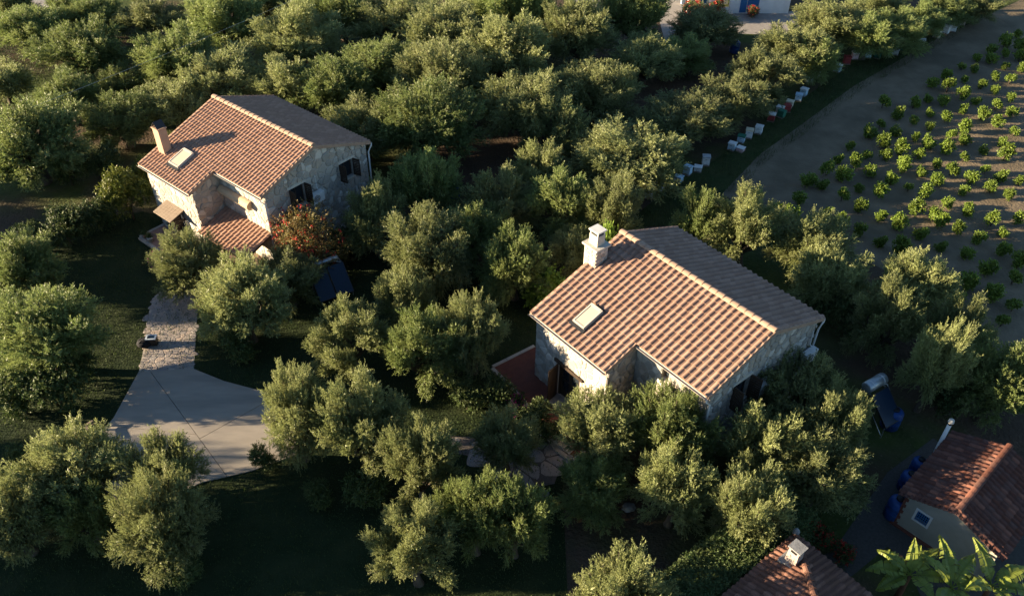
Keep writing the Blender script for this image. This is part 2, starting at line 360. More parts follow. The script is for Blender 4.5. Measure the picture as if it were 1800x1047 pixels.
paving('stone_path', px([(975, 775), (990, 800), (975, 850), (930, 858), (880, 840), (820, 800), (760, 790), (760, 765), (840, 768), (920, 772)]), .8, .03, 5, .014, 'joint', 'flag', 'path of large pale flagstones below the right house terrace')

# ------------------------------------------------------------------ roof tiles
def tile_mesh(name, tw, tl, m, old=False):
    ah = .6 if m == 'tileA' else .72
    prof = [(-.5, .014), (-.34, .0), (-.24, .035), (-.1, .078), (.04, .092), (.18, .078), (.31, .035), (.4, .0), (.5, .014)]
    k = .30 if not old else .26; mb = MB(); n = len(prof)
    z0, z1 = .0, .044
    for (y, dz, wf) in ((-.06 * tl, z0, .97), (1.03 * tl, z1, 1.0)):
        for a, b in prof: mb.v.append((a * tw * wf, y, b * tw / k * ah + dz))
    for a, b in prof: mb.v.append((a * tw, 1.03 * tl, b * tw / k * ah + z1 - .038))
    for i in range(n - 1):
        mb.f.append((i + 1, i, n + i, n + i + 1)[::-1]); mb.f.append((n + i + 1, n + i, 2 * n + i, 2 * n + i + 1)[::-1])
    return mb.mesh(name, m)
def frame(O, c, d):
    c = Vector(c).normalized(); d = Vector(d).normalized(); n = c.cross(d)
    if n.z < 0: n = -n
    Mx = Matrix(((c.x, d.x, n.x, O[0]), (c.y, d.y, n.y, O[1]), (c.z, d.z, n.z, O[2]), (0, 0, 0, 1))); return Mx
def lay_tiles(root, planes, tw, m, seed, limit=300, roof=None):
    """planes: (O, cdir, ddir, tl, test(i,j)->bool, ncol, nrow). nearest tiles are objects, the rest one mesh"""
    rng = random.Random(seed); spots = []
    rw = Matrix.Translation(root.location) @ Matrix.Rotation(root.rotation_euler.z, 4, 'Z'); me_cache = {}
    for (O, c, d, tl, test, nc, nr, c0) in planes:
        F = frame(O, c, d); key = round(tl, 4)
        if key not in me_cache: me_cache[key] = tile_mesh('tile', tw, tl, m)
        for i in range(c0, nc):
            for j in range(nr):
                if not test(i, j): continue
                T = F @ Matrix.Translation(((i + .5) * tw + rng.gauss(0, .004), j * tl + rng.gauss(0, .006), rng.uniform(0, .006))) @ Matrix.Rotation(rng.gauss(0, .012), 4, 'Z') @ Matrix.Rotation(rng.gauss(0, .01), 4, 'Y')
                p = rw @ T.translation; nrm = (rw.to_3x3() @ F.to_3x3().col[2]); toc = Vector((0, 0, CAM_H)) - p
                spots.append((nrm.normalized().dot(toc) / toc.length ** 3, key, T))
    spots.sort(key=lambda a: -a[0])
    for k, (_, key, T) in enumerate(spots[:limit]):
        o = link('tile', me_cache[key], roof or root); o.matrix_local = T
    rest = MB()
    for _, key, T in spots[limit:]:
        me = me_cache[key]; n = len(rest.v); rest.v += [tuple(T @ v.co) for v in me.vertices]; rest.f += [tuple(n + q for q in f.vertices) for f in me.polygons]
    if rest.v: tag(rest.build('tile_field', m, roof or root), kind='stuff')
def ridge_caps(parent, a, b, m, r=.13, step=.38, name='ridge_tile'):
    a = Vector(a); b = Vector(b); L = (b - a).length; d = (b - a).normalized(); n = max(1, round(L / step)); st = L / n
    side = d.cross(Vector((0, 0, 1))).normalized(); up = side.cross(d).normalized()
    mb = MB(); K = 7
    for (t, rr, dz) in ((-.01, r * .93, -.012), (st * 1.06, r, .012)):
        for j in range(K):
            an = math.pi * j / (K - 1); mb.v.append(tuple(d * t + side * math.cos(an) * rr * 1.15 + up * (math.sin(an) * rr * .85 + dz)))
    mb.f += [(j, j + 1, K + j + 1, K + j) for j in range(K - 1)]; mb.f.append(tuple(range(K, 2 * K)))
    mb.f.append(tuple(range(K))[::-1])
    me = mb.mesh(name, m)
    for i in range(n):
        o = link(name, me, parent); o.location = a + d * st * i + Vector((0, 0, random.Random(i).uniform(-.006, .006)))

# ------------------------------------------------------------------ stone houses
def wall(root, O, sdir, poly, openings=(), th=.32, m='mortar', name='wall'):
    """poly: convex (s,z) outline. O base point, sdir along, outward normal = sdir x z ... thickness goes inward"""
    s = Vector((sdir[0], sdir[1], 0)).normalized(); nrm = Vector((s.y, -s.x, 0)); O = Vector((O[0], O[1], 0))
    pieces = [ccw(list(poly))]
    for r in openings: pieces = [q for p in pieces for q in minus_rect(p, r)]
    mb = MB()
    for p in pieces:
        mb.prism([tuple(O + s * a + Vector((0, 0, z))) for a, z in p], tuple(-nrm * th))
    mb.build(name, m, root)
    return lambda a, z, h: O + s * a + nrm * h + Vector((0, 0, z))
def stones(fr, poly, openings, size, seed, gap=.02, h=(.03, .08), drop=.25):
    rng = random.Random(seed); poly = ccw(list(poly)); xs = [p[0] for p in poly]; zs = [p[1] for p in poly]; out = []
    for c in cells((min(xs), min(zs), max(xs), max(zs)), size, gap, rng, 1.12, drop):
        c = clip_poly(c, poly)
        if len(c) < 3: continue
        ps = [c]
        for r in openings: ps = [q for p in ps for q in minus_rect(p, (r[0] - .02, r[1] - .02, r[2] + .02, r[3] + .02))]
        for p in ps:
            if area(p) < size * size * .05: continue
            mb = MB(); stone_mb(mb, p, fr, rng.uniform(*h), rng); out.append((area(p), mb))
    return out
def place_stones(root, lst, limit=298):
    rest = MB()
    for k, (_, mb) in enumerate(lst):
        if k < limit: mb.build('stone', 'stone', root)
        else:
            n = len(rest.v); rest.v += mb.v; rest.f += [tuple(n + i for i in f) for f in mb.f]
    if rest.v: tag(rest.build('stone_facing', 'stone', root), kind='stuff')
def window(root, fr, r, shutters=True, panes=2, depth=.16, lintel=True, open_ang=(100, 100), sill=True, fm='wood_dark'):
    s0, z0, s1, z1 = r; mb = MB(); t = .06
    def bx(mbb, a, b, c, d, h0, h1): mbb.hexa([tuple(fr(*q)) for q in ((a, c, h0), (b, c, h0), (b, c, h1), (a, c, h1), (a, d, h0), (b, d, h0), (b, d, h1), (a, d, h1))])
    bx(mb, s0, s0 + t, z0, z1, -depth - .05, -depth + .02); bx(mb, s1 - t, s1, z0, z1, -depth - .05, -depth + .02)
    bx(mb, s0 + t, s1 - t, z0, z0 + t, -depth - .05, -depth + .02); bx(mb, s0 + t, s1 - t, z1 - t, z1, -depth - .05, -depth + .02)
    for k in range(1, panes):
        sm = s0 + (s1 - s0) * k / panes; bx(mb, sm - .025, sm + .025, z0 + t, z1 - t, -depth - .04, -depth + .01)
    wf = mb.build('window', fm, root)
    for k in range(panes):
        a = s0 + t + (s1 - s0 - 2 * t) * k / panes; b = s0 + t + (s1 - s0 - 2 * t) * (k + 1) / panes
        g = MB(); bx(g, a + .003, b - .003, z0 + t, z1 - t, -depth - .025, -depth - .015); g.build('pane', 'glass', wf)
    if shutters:
        wd = (s1 - s0) / 2
        for sd, ang in zip((0, 1), open_ang):
            g = MB(); ang = R(ang); hs = s0 if sd == 0 else s1; sg = -1 if sd == 0 else 1
            def P(a, z, th): # a along leaf from hinge, th thickness
                cx, sx = math.cos(ang), math.sin(ang)
                return tuple(fr(hs - sg * (cx * a) + sg * .0 - sg * sx * th * -1, z, .045 + sx * a + cx * th))
            def lb(a0, a1, c, d, h0, h1): g.hexa([P(*q) for q in ((a0, c, h0), (a1, c, h0), (a1, c, h1), (a0, c, h1), (a0, d, h0), (a1, d, h0), (a1, d, h1), (a0, d, h1))])
            lb(0, .06, z0, z1, 0, .04); lb(wd - .06, wd, z0, z1, 0, .04); lb(.06, wd - .06, z0, z0 + .07, 0, .04); lb(.06, wd - .06, z1 - .07, z1, 0, .04)
            nsl = 9
            for q in range(nsl):
                za = z0 + .07 + (z1 - z0 - .14) * q / nsl; lb(.06, wd - .06, za + .01, za + (z1 - z0 - .14) / nsl - .012, .012, .03)
            g.build('shutter', fm, root)
    if lintel:
        g = MB(); bx(g, s0 - .15, s1 + .15, z1 + .01, z1 + .17, -.02, .075); g.build('lintel', 'dressed', root)
    if sill:
        g = MB(); bx(g, s0 - .08, s1 + .08, z0 - .09, z0 - .005, -.15, .11); g.build('sill', 'dressed', root)
def ac_unit(root, fr, s, z, w=.85, h=.58, d=.32):
    def bx(mbb, a, b, c, e, h0, h1): mbb.hexa([tuple(fr(*q)) for q in ((a, c, h0), (b, c, h0), (b, c, h1), (a, c, h1), (a, e, h0), (b, e, h0), (b, e, h1), (a, e, h1))])
    t = empty('air_conditioner'); t.parent = root
    g = MB(); bx(g, s, s + w, z, z + h, .14, .14 + d); b = g.build('housing', 'white', root); bpy.data.objects.remove(t)
    b.name = 'air_conditioner'
    g = MB(); K = 18; c = (s + w * .36, z + h * .5)
    for rr in (.22, .15, .08):
        for j in range(K):
            a0, a1 = 2 * math.pi * j / K, 2 * math.pi * (j + 1) / K
            g.face([tuple(fr(c[0] + q * math.cos(a), c[1] + q * math.sin(a), .146 + d)) for q, a in ((rr, a0), (rr, a1), (rr - .035, a1), (rr - .035, a0))])
    g.build('fan_grille', 'dark_metal', b)
    g = MB(); bx(g, s + .1, s + .14, z - .2, z, .0, .14 + d * .8); bx(g, s + w - .14, s + w - .1, z - .2, z, .0, .14 + d * .8); g.build('bracket', 'white', b)
    g = MB(); g.tube([fr(s + w * .8, z + h, .2), fr(s + w * .8, z + h + .12, .06), fr(s + w * .78, z + h + .9, .05)], .028, 6); g.build('pipe', 'white', b)

def stone_house(name, loc, yaw, ZR, ncol, nrow, mt, label, seed, W2rows, stone_size, opens, limit):
    root = empty(name, (loc[0], loc[1], 0), yaw); tag(root, label, 'house')
    L, W1, WB, s = 9.02, 5.609, 4.026, .361; k = math.sqrt(1 + s * s)
    tw = L / ncol; c1 = round(4.93 / tw); L1 = c1 * tw; tl = W1 * k / nrow; W2 = W2rows * tl / k
    gi, ei, dk = .14, .30, .14
    zr = lambda v: ZR - s * abs(v)
    H = dict(root=root, L=L, L1=L1, W1=W1, W2=W2, WB=WB, s=s, ZR=ZR, k=k, tw=tw, tl=tl, zr=zr)
    # walls up to the underside of the roof deck
    zt = lambda v: zr(v) - dk - .02
    u0, u1, v1, v2, vb = gi, L - gi, -W1 + ei, -W2 + ei, WB - ei
    up = L1 - gi
    fr_gable = wall(root, (u1, v2), (0, 1), [(0, 0), (vb - v2, 0), (vb - v2, zt(vb)), (-v2, zt(0)), (0, zt(v2))], opens.get('gable', ()))
    wall(root, (u0, vb), (0, -1), [(0, 0), (vb - v1 - .005, 0), (vb - v1 - .005, zt(v1)), (vb, zt(0)), (0, zt(vb))])
    wall(root, (u1 - .321, vb), (-1, 0), [(0, 0), (u1 - u0 - .642, 0), (u1 - u0 - .642, zt(vb)), (0, zt(vb))])
    fr_front = wall(root, (u0 + .321, v1), (1, 0), [(-.32, 0), (up - u0 - .326, 0), (up - u0 - .326, zt(v1)), (-.32, zt(v1))], opens.get('front', ()))
    fr_side = wall(root, (up, v1 + .321), (0, 1), [(-.316, 0), (v2 - v1 - .32, 0), (v2 - v1 - .32, zt(v2)), (-.316, zt(v1))])
    fr_rec = wall(root, (up - .3, v2), (1, 0), [(0, 0), (u1 - up + .3 - .322, 0), (u1 - up + .3 - .322, zt(v2)), (0, zt(v2))], opens.get('recess', ()))
    H.update(fr_gable=fr_gable, fr_front=fr_front, fr_side=fr_side, fr_rec=fr_rec, u0=u0, u1=u1, v1=v1, v2=v2, vb=vb, up=up)
    ss = stone_size
    st = stones(fr_front, [(-.32, 0), (up - u0 - .321, 0), (up - u0 - .321, zt(v1)), (-.32, zt(v1))], opens.get('front', ()), ss * .95, seed, h=(.012, .035))
    st += stones(fr_side, [(-.321, 0), (v2 - v1 - .34, 0), (v2 - v1 - .34, zt(v2)), (-.321, zt(v1))], (), ss * .9, seed + 1)
    st += stones(fr_rec, [(.32, 0), (u1 - up + .3, 0), (u1 - up + .3, zt(v2)), (.32, zt(v2))], opens.get('recess', ()), ss, seed + 2, h=(.012, .035))
    st2 = stones(fr_gable, [(0, 0), (vb - v2, 0), (vb - v2, zt(vb)), (-v2, zt(0)), (0, zt(v2))], opens.get('gable', ()), ss, seed + 3)
    place_stones(root, (st2 + st) if opens.get('gable_first') else (st + st2), limit)
    # roof deck: three slabs
    rf = MB()
    def slab(u_a, u_b, v_a, v_b): rf.hexa([(u_a, v_a, zr(v_a) - dk), (u_b, v_a, zr(v_a) - dk), (u_b, v_b, zr(v_b) - dk), (u_a, v_b, zr(v_b) - dk), (u_a, v_a, zr(v_a) - .01), (u_b, v_a, zr(v_a) - .01), (u_b, v_b, zr(v_b) - .01), (u_a, v_b, zr(v_b) - .01)])
    slab(.03, L1 - .03, -W1 + .05, 0); slab(L1 - .03, L - .03, -W2 + .05, 0); slab(.03, L - .03, WB - .05, 0)
    roof = rf.build('roof', 'deck', root); H['roof'] = roof
    # rendered verges along the roof edges
    for (ua, ub, va, vb_) in ((-.02, .10, -W1, 0), (-.02, .10, WB, 0), (L - .10, L + .02, -W2, 0), (L - .10, L + .02, WB, 0), (L1 - .09, L1 + .02, -W1, -W2)):
        vg = MB(); vg.hexa([(ua, va, zr(va) - .16), (ub, va, zr(va) - .16), (ub, vb_, zr(vb_) - .16), (ua, vb_, zr(vb_) - .16), (ua, va, zr(va) + .035), (ub, va, zr(va) + .035), (ub, vb_, zr(vb_) + .035), (ua, vb_, zr(vb_) + .035)])
        vg.build('verge', 'ridge', roof)
    skip = opens.get('skip', ())
    def test(i, j):
        if i >= c1 and j >= W2rows: return False
        u, v = (i + .5) * tw, -(j + .5) * tl / k
        return not any(a <= u <= b and c <= v <= d for a, b, c, d in skip)
    tlb = WB * k / round(WB * k / tl)
    lay_tiles(root, [((0, 0, ZR), (1, 0, 0), (0, -1, -s), tl, test, ncol, nrow, 0), ((0, 0, ZR), (1, 0, 0), (0, 1, -s), tlb, lambda i, j: True, ncol, round(WB * k / tl), 0)], tw, mt, seed, opens.get('tile_limit', 298), roof)
    ridge_caps(roof, (0, 0, ZR + .05), (L, 0, ZR + .05), 'ridge', r=.15, step=.40)
    # gutters and downpipes
    for (ua, ub, v, nm) in ((-.02, L1, -W1 - .05, 0), (L1 + .03, L + .02, -W2 - .05, 1), (0, L, WB + .05, 2)):
        g = MB(); z = zr(v) - .06; K = 6
        for u in (ua, ub):
            for j in range(K + 1):
                an = math.pi + math.pi * j / K; g.v.append((u, v + .07 * math.cos(an), z + .07 * math.sin(an)))
        g.f += [(j, j + 1, K + 2 + j, K + 1 + j) for j in range(K)]
        g.build('gutter', 'gutter', roof)
    for (u, v, vw) in ((L - .02, -W2 - .05, v2), (L - .02, WB + .05, vb)):
        sg = -1 if v < 0 else 1
        MB().tube([(u, v, zr(v) - .1), (u, v, zr(v) - .25), (u - .0, vw + sg * .08, zr(v) - .55), (u, vw + sg * .08, .1)], .05, 8).build('downpipe', 'white', root, True)
    # skylight
    sk = opens['skylight']; ua, ub, va, vb_ = sk
    F = lambda u, v, h: (u, v + h * s / k, zr(v) + h / k) if v < 0 else (u, v, zr(v) + h)
    F = lambda u, v, h: (u, v - h * s / k, zr(v) + h / k)
    def rb(mb, a, b, c, d, h0, h1): mb.hexa([F(*q) for q in ((a, c, h0), (b, c, h0), (b, d, h0), (a, d, h0), (a, c, h1), (b, c, h1), (b, d, h1), (a, d, h1))])
    g = MB(); t = .07
    rb(g, ua, ua + t, va, vb_, 0, .2); rb(g, ub - t, ub, va, vb_, 0, .2); rb(g, ua + t, ub - t, va, va + t, 0, .2); rb(g, ua + t, ub - t, vb_ - t * 1.6, vb_, 0, .215)
    sl = g.build('skylight', 'gutter', root)
    g = MB(); rb(g, ua + t, ub - t, va + t, vb_ - t * 1.6, .12, .175); g.build('pane', 'skyglass', sl)
    g = MB(); rb(g, ua - .1, ub + .1, va - .16, va, .03, .11); g.build('flashing', 'dark_metal', sl)
    H['rb'] = rb
    return H

def local_bx(mb, fr, a, b, c, d, h0, h1): mb.hexa([tuple(fr(*q)) for q in ((a, c, h0), (b, c, h0), (b, c, h1), (a, c, h1), (a, d, h0), (b, d, h0), (b, d, h1), (a, d, h1))])
def plain_door(root, fr, r, leafs, m='wood_dark', open_left=None):
    s0, z0, s1, z1 = r; g = MB(); t = .09
    local_bx(g, fr, s0, s0 + t, z0, z1, -.2, -.06); local_bx(g, fr, s1 - t, s1, z0, z1, -.2, -.06); local_bx(g, fr, s0 + t, s1 - t, z1 - t, z1, -.2, -.06)
    fo = g.build('door_frame', m, root)
    wd = (s1 - s0 - 2 * t) / leafs
    for q in range(leafs):
        a = s0 + t + wd * q; g = MB()
        local_bx(g, fr, a, a + .1, z0, z1 - t, -.17, -.12); local_bx(g, fr, a + wd - .1, a + wd - .002, z0, z1 - t, -.17, -.12)
        local_bx(g, fr, a + .1, a + wd - .1, z0, z0 + .5, -.165, -.125); local_bx(g, fr, a + .1, a + wd - .1, z1 - t - .12, z1 - t, -.165, -.125); local_bx(g, fr, a + .1, a + wd - .1, z0 + 1.1, z0 + 1.18, -.165, -.125)
        d = g.build('door', m, fo)
        g = MB(); local_bx(g, fr, a + .1, a + wd - .1, z0 + .5, z0 + 1.1, -.15, -.14); local_bx(g, fr, a + .1, a + wd - .1, z0 + 1.18, z1 - t - .12, -.15, -.14); g.build('pane', 'glass', fo)
    if open_left:
        for hs, sg, ang in open_left:
            g = MB(); ang = R(ang); w_ = (s1 - s0) / 2
            def P(a, z, th): return tuple(fr(hs - sg * math.cos(ang) * a - sg * math.sin(ang) * th, z, .06 + math.sin(ang) * a + math.cos(ang) * th))
            def lb(a0, a1, c, d, h0, h1): g.hexa([P(*q) for q in ((a0, c, h0), (a1, c, h0), (a1, c, h1), (a0, c, h1), (a0, d, h0), (a1, d, h0), (a1, d, h1), (a0, d, h1))])
            lb(0, .09, z0, z1, 0, .045); lb(w_ - .09, w_, z0, z1, 0, .045)
            for za, zb in ((z0, z0 + .12), (z0 + 1.0, z0 + 1.1), (z1 - .12, z1)): lb(.09, w_ - .09, za, zb, 0, .045)
            for q in range(14):
                za = z0 + .12 + (z1 - z0 - .24) * q / 14; lb(.09, w_ - .09, za + .012, za + (z1 - z0 - .24) / 14 - .01, .012, .033)
            g.build('door_shutter', m, root)

# ---- left house
ZA = 6.43
opA = dict(gable=[(-1.95 + 3.54, 3.28, -.95 + 3.54, 4.55), (1.62 + 3.54, 3.4, 2.6 + 3.54, 4.5)], front=[(1.25, .12, 2.35, 2.25)], recess=[],
           skip=[(1.9, 2.85, -4.75, -3.55)], skylight=(1.93, 2.85, -4.72, -3.58), gable_first=True, tile_limit=0)
A = stone_house('stone_house', (-17.927, 45.547), -.680, ZA, 35, 19, 'tileA', 'larger left stone house with terracotta roof and a lower lean-to porch roof', 11, 13, .36, opA, 298)
ra = A['root']
# correct opening offsets: s along gable measured from v2
window(ra, A['fr_gable'], opA['gable'][0], open_ang=(88, 100)); window(ra, A['fr_gable'], opA['gable'][1], open_ang=(80, 105))
ac_unit(ra, A['fr_gable'], -.83 + 3.54, 3.15)
plain_door(ra, A['fr_front'], opA['front'][0], 1, open_left=[(2.35, 1, 95)])
# small plank canopy over the door
cu0, cu1 = 1.55, 3.25; g = MB()
for q in range(7):
    a = cu0 + (cu1 - cu0) * q / 7; b = cu0 + (cu1 - cu0) * (q + 1) / 7 - .012
    h = MB().hexa([(a, -5.28, 2.45), (b, -5.28, 2.45), (b, -6.3, 2.12), (a, -6.3, 2.12), (a, -5.28, 2.5), (b, -5.28, 2.5), (b, -6.3, 2.17), (a, -6.3, 2.17)])
    h.build('canopy_board', 'wood', ra)
for a in (cu0 + .05, cu1 - .15):
    MB().hexa([(a, -5.3, 1.75), (a + .1, -5.3, 1.75), (a + .1, -6.2, 2.08), (a, -6.2, 2.08), (a, -5.3, 1.86), (a + .1, -5.3, 1.86), (a + .1, -6.2, 2.14), (a, -6.2, 2.14)]).build('canopy_brace', 'wood_dark', ra)
# lean-to porch roof in the corner
pu0, pu1, pv0, pv1, pz = A['up'] + .0, A['L'] - .05, A['v2'] - .01, -5.62, ZA - 3.9
ps = .33; pk = math.sqrt(1 + ps * ps); ptw = (pu1 - pu0) / 15; prow = 7; ptl = (pv0 - pv1) * pk / prow
zp = lambda v: pz - ps * (pv0 - v)
porch = MB().hexa([(pu0 + .02, pv1 + .04, zp(pv1) - .12), (pu1 - .02, pv1 + .04, zp(pv1) - .12), (pu1 - .02, pv0, zp(pv0) - .12), (pu0 + .02, pv0, zp(pv0) - .12), (pu0 + .02, pv1 + .04, zp(pv1) - .01), (pu1 - .02, pv1 + .04, zp(pv1) - .01), (pu1 - .02, pv0, zp(pv0) - .01), (pu0 + .02, pv0, zp(pv0) - .01)]).build('porch_roof', 'deck', ra)
lay_tiles(ra, [((pu0, pv0, pz), (1, 0, 0), (0, -1, -ps), ptl, lambda i, j: True, 15, prow, 0)], ptw, 'tileA', 21, 110, porch)
for u in (pu0 + 2.0, pu1 - .25):
    MB().box((u - .09, pv1 + .1, .1), (u + .09, pv1 + .28, zp(pv1) - .1)).build('porch_post', 'wood', ra)
MB().box((pu0 + .1, pv1 + .12, zp(pv1) - .1), (pu1 - .1, pv1 + .26, zp(pv1) - .121 + .0)).build('porch_beam', 'wood', ra)
# rolled awning cassette under the recess eave
g = MB(); K = 8; ax0, ax1 = A['up'] + .15, 7.6
for u in (ax0, ax1):
    for j in range(K + 1):
        an = math.pi * j / K * .95; g.v.append((u, A['v2'] - .06 - .33 * math.sin(an) * 1.0, ZA - 2.35 - .28 + .28 * math.cos(an)))
g.f += [(j, j + 1, K + 2 + j, K + 1 + j) for j in range(K)] + [tuple(range(K + 1)), tuple(range(K + 1, 2 * K + 2))]
g.build('awning', 'wood_tan', ra)
# chimney with a gabled metal cap
cx, cy = .80, -4.20; zb = A['zr'](cy) - .4
ch = MB().hexa([(cx - .3, cy - .25, zb), (cx + .3, cy - .25, zb), (cx + .3, cy + .25, zb), (cx - .3, cy + .25, zb), (cx - .3, cy - .25, ZA - .05), (cx + .3, cy - .25, ZA - .05), (cx + .3, cy + .25, ZA - .05), (cx - .3, cy + .25, ZA - .05)]).build('chimney', 'chimney', ra)
MB().box((cx - .34, cy - .29, ZA - .05), (cx + .34, cy + .29, ZA + .02)).build('chimney_crown', 'chimney', ch)
MB().box((cx - .2, cy - .16, ZA + .02), (cx + .2, cy + .16, ZA + .028)).build('flue_opening', 'lidblack', ch)
g = MB()
for sg in (-1, 1): g.hexa([(cx + sg * .3, cy - .27, ZA + .05), (cx + sg * .3, cy + .27, ZA + .05), (cx, cy + .27, ZA + .40), (cx, cy - .27, ZA + .40), (cx + sg * .28, cy - .27, ZA + .03), (cx + sg * .28, cy + .27, ZA + .03), (cx, cy + .27, ZA + .37), (cx, cy - .27, ZA + .37)])
g.build('chimney_cap', 'dark_metal', ch)
# terrace of the left house
def to_world(root, p):
    return Matrix.Translation(root.location) @ Matrix.Rotation(root.rotation_euler.z, 4, 'Z') @ Vector(p)
def terrace(name, root, pts, z, m, label, kerb=True, cut=None):
    P = ccw([tuple(to_world(root, (a, b, 0))[:2]) for a, b in pts])
    o = tag(MB().prism([(a, b, .008) for a, b in P], (0, 0, z)).build(name, m), label, kind='structure')
    if kerb:
        for i in range(len(P)):
            a = Vector((*P[i], 0)); b = Vector((*P[(i + 1) % len(P)], 0)); d = (b - a).normalized(); n = Vector((d.y, -d.x, 0)); L = (b - a).length; m_ = max(1, round(L / .9))
            for q in range(m_):
                c0 = a + d * (L * q / m_ + .008); c1 = a + d * (L * (q + 1) / m_ - .008)
                MB().prism([tuple(c0 - n * .02), tuple(c1 - n * .02), tuple(c1 + n * .16), tuple(c0 + n * .16)], (0, 0, z + .035)).build('kerb_stone', 'kerb', o)
    return o
terrace('terrace', ra, [(.3, -5.28), (.3, -6.95), (4.1, -6.95), (4.85, -6.6), (8.9, -6.6), (8.9, -3.5), (4.9, -3.5), (4.9, -5.28)], .13, 'terrace', 'raised reddish tiled terrace at the door of the left house', kerb=True)
terrace('side_terrace', ra, [(8.9, -2.8), (10.4, -2.8), (10.6, 4.6), (8.9, 4.6)], .09, 'terrace', 'narrow paved strip beside the left house gable', kerb=True)

# ---- right house
ZB = 6.275
g2v = lambda v: v + 3.54
opB = dict(gable=[(-1.95 + 3.56, 2.95, -.85 + 3.56, 4.25)], front=[(1.34, .1, 2.78, 2.2)], recess=[(6.35 - 4.55, 3.75, 6.75 - 4.55, 4.5)],
           skip=[(2.0, 2.75, -4.8, -3.62)], skylight=(2.0, 2.72, -4.78, -3.64), tile_limit=299)
B = stone_house('stone_house', (5.169, 32.500), -.880, ZB, 29, 16, 'tileB', 'right stone house with pale terracotta roof, nearest to the middle of the picture', 31, 11, .33, opB, 298)
rb_ = B['root']
window(rb_, B['fr_gable'], opB['gable'][0], open_ang=(92, 100))
window(rb_, B['fr_rec'], opB['recess'][0], shutters=False, panes=1, fm='wood', sill=False)
ac_unit(rb_, B['fr_gable'], -.55 + 3.56, 2.95); ac_unit(rb_, B['fr_gable'], 2.9 + 3.56, 2.75)
plain_door(rb_, B['fr_front'], opB['front'][0], 2, open_left=[(1.34, -1, 80)])
g = MB(); local_bx(g, B['fr_front'], 1.1, 3.0, 2.22, 2.4, -.05, .1); g.build('lintel_beam', 'wood_dark', rb_)
g = MB(); local_bx(g, B['fr_front'], 1.3, 2.85, .0, .17, .0, .75); g.build('threshold', 'rockgrey', rb_)
# two-tier stone chimney
cx, cy = .22, -1.85; zb = B['zr'](cy) - .5
b1 = .40; zt1 = ZB + .22
ch = MB().hexa([(cx - b1, cy - .36, zb), (cx + b1, cy - .36, zb), (cx + b1, cy + .36, zb), (cx - b1, cy + .36, zb), (cx - b1, cy - .36, zt1), (cx + b1, cy - .36, zt1), (cx + b1, cy + .36, zt1), (cx - b1, cy + .36, zt1)]).build('chimney', 'stone', rb_)
rng = random.Random(4)
for sgn, ax in ((1, 'u'), (-1, 'u'), (-1, 'v')):
    fr = (lambda s_, z, h: (cx + sgn * (b1 + h), cy - .36 + s_, z)) if ax == 'u' else (lambda s_, z, h: (cx - b1 + s_, cy - .36 - h, z))
    W_ = .72 if ax == 'u' else .8; z = zb + .3
    while z < zt1 - .12:
        hh = rng.uniform(.16, .24); s_ = 0
        while s_ < W_ - .02:
            w_ = min(rng.uniform(.2, .38), W_ - s_)
            if W_ - s_ - w_ < .1: w_ = W_ - s_
            g = MB(); stone_mb(g, [(s_ + .008, z), (s_ + w_ - .008, z), (s_ + w_ - .008, min(z + hh - .014, zt1 - .02)), (s_ + .008, min(z + hh - .014, zt1 - .02))], fr, rng.uniform(.02, .035), rng); g.build('chimney_stone', 'stone', ch); s_ += w_
        z += hh
MB().box((cx - .5, cy - .46, zt1), (cx + .5, cy + .46, zt1 + .09)).build('chimney_shoulder', 'dressed', ch)
MB().box((cx - .27, cy - .24, zt1 + .09), (cx + .27, cy + .24, zt1 + .64)).build('flue_stack', 'dressed', ch)
for a in (-.25, .2):
    for b in (-.22, .17): MB().box((cx + a, cy + b, zt1 + .64), (cx + a + .05, cy + b + .05, zt1 + .82)).build('cap_leg', 'white', ch)
MB().box((cx - .22, cy - .19, zt1 + .641), (cx + .22, cy + .19, zt1 + .72)).build('flue_opening', 'lidblack', ch)
MB().box((cx - .31, cy - .28, zt1 + .82), (cx + .31, cy + .28, zt1 + .89)).build('chimney_cap', 'white', ch)
terrace('brick_terrace', rb_, [(-1.35, -4.0), (-1.5, -6.6), (1.0, -6.75), (4.3, -7.5), (5.2, -7.4), (5.2, -5.28), (.12, -5.28), (.12, -3.6)], .10, 'brickpave', 'brick red paved terrace with pale kerb round the right house corner')

# ------------------------------------------------------------------ cream shed, lower right
sx, sy, syaw = 17.08, 19.20, .759; SR = 2.86; SL, SW, SS = 4.78, 2.09, .39; sk = math.sqrt(1 + SS * SS)
shed = tag(empty('cream_shed', (sx, sy, 0), syaw), 'small cream shed with dark red tiled gable roof and a barred window', 'shed')
sz = lambda v: SR - SS * abs(v)
pi_ = [(-SW + .25, 0), (SW - .25, 0), (SW - .25, sz(SW - .25) - .14), (0, sz(0) - .14), (-SW + .25, sz(SW - .25) - .14)]
# near gable faces -u : run along -v so the outward side is -u
frG = wall(shed, (.28, SW - .25), (0, -1), [(0, 0), (2 * SW - .5, 0), (2 * SW - .5, sz(SW - .25) - .14), (SW - .25, sz(0) - .14), (0, sz(SW - .25) - .14)], [(.62, .95, 1.12, 1.5)], .25, 'plaster')
wall(shed, (SL - .28, -SW + .25), (0, 1), [(0, 0), (2 * SW - .5, 0), (2 * SW - .5, sz(SW - .25) - .14), (SW - .25, sz(0) - .14), (0, sz(SW - .25) - .14)], (), .25, 'plaster')
wall(shed, (SL - .532, SW - .25), (-1, 0), [(0, 0), (SL - 1.064, 0), (SL - 1.064, sz(SW - .25) - .14), (0, sz(SW - .25) - .14)], (), .25, 'plaster')
wall(shed, (.532, -SW + .25), (1, 0), [(0, 0), (SL - 1.064, 0), (SL - 1.064, sz(SW - .25) - .14), (0, sz(SW - .25) - .14)], (), .25, 'plaster')
rd = MB()
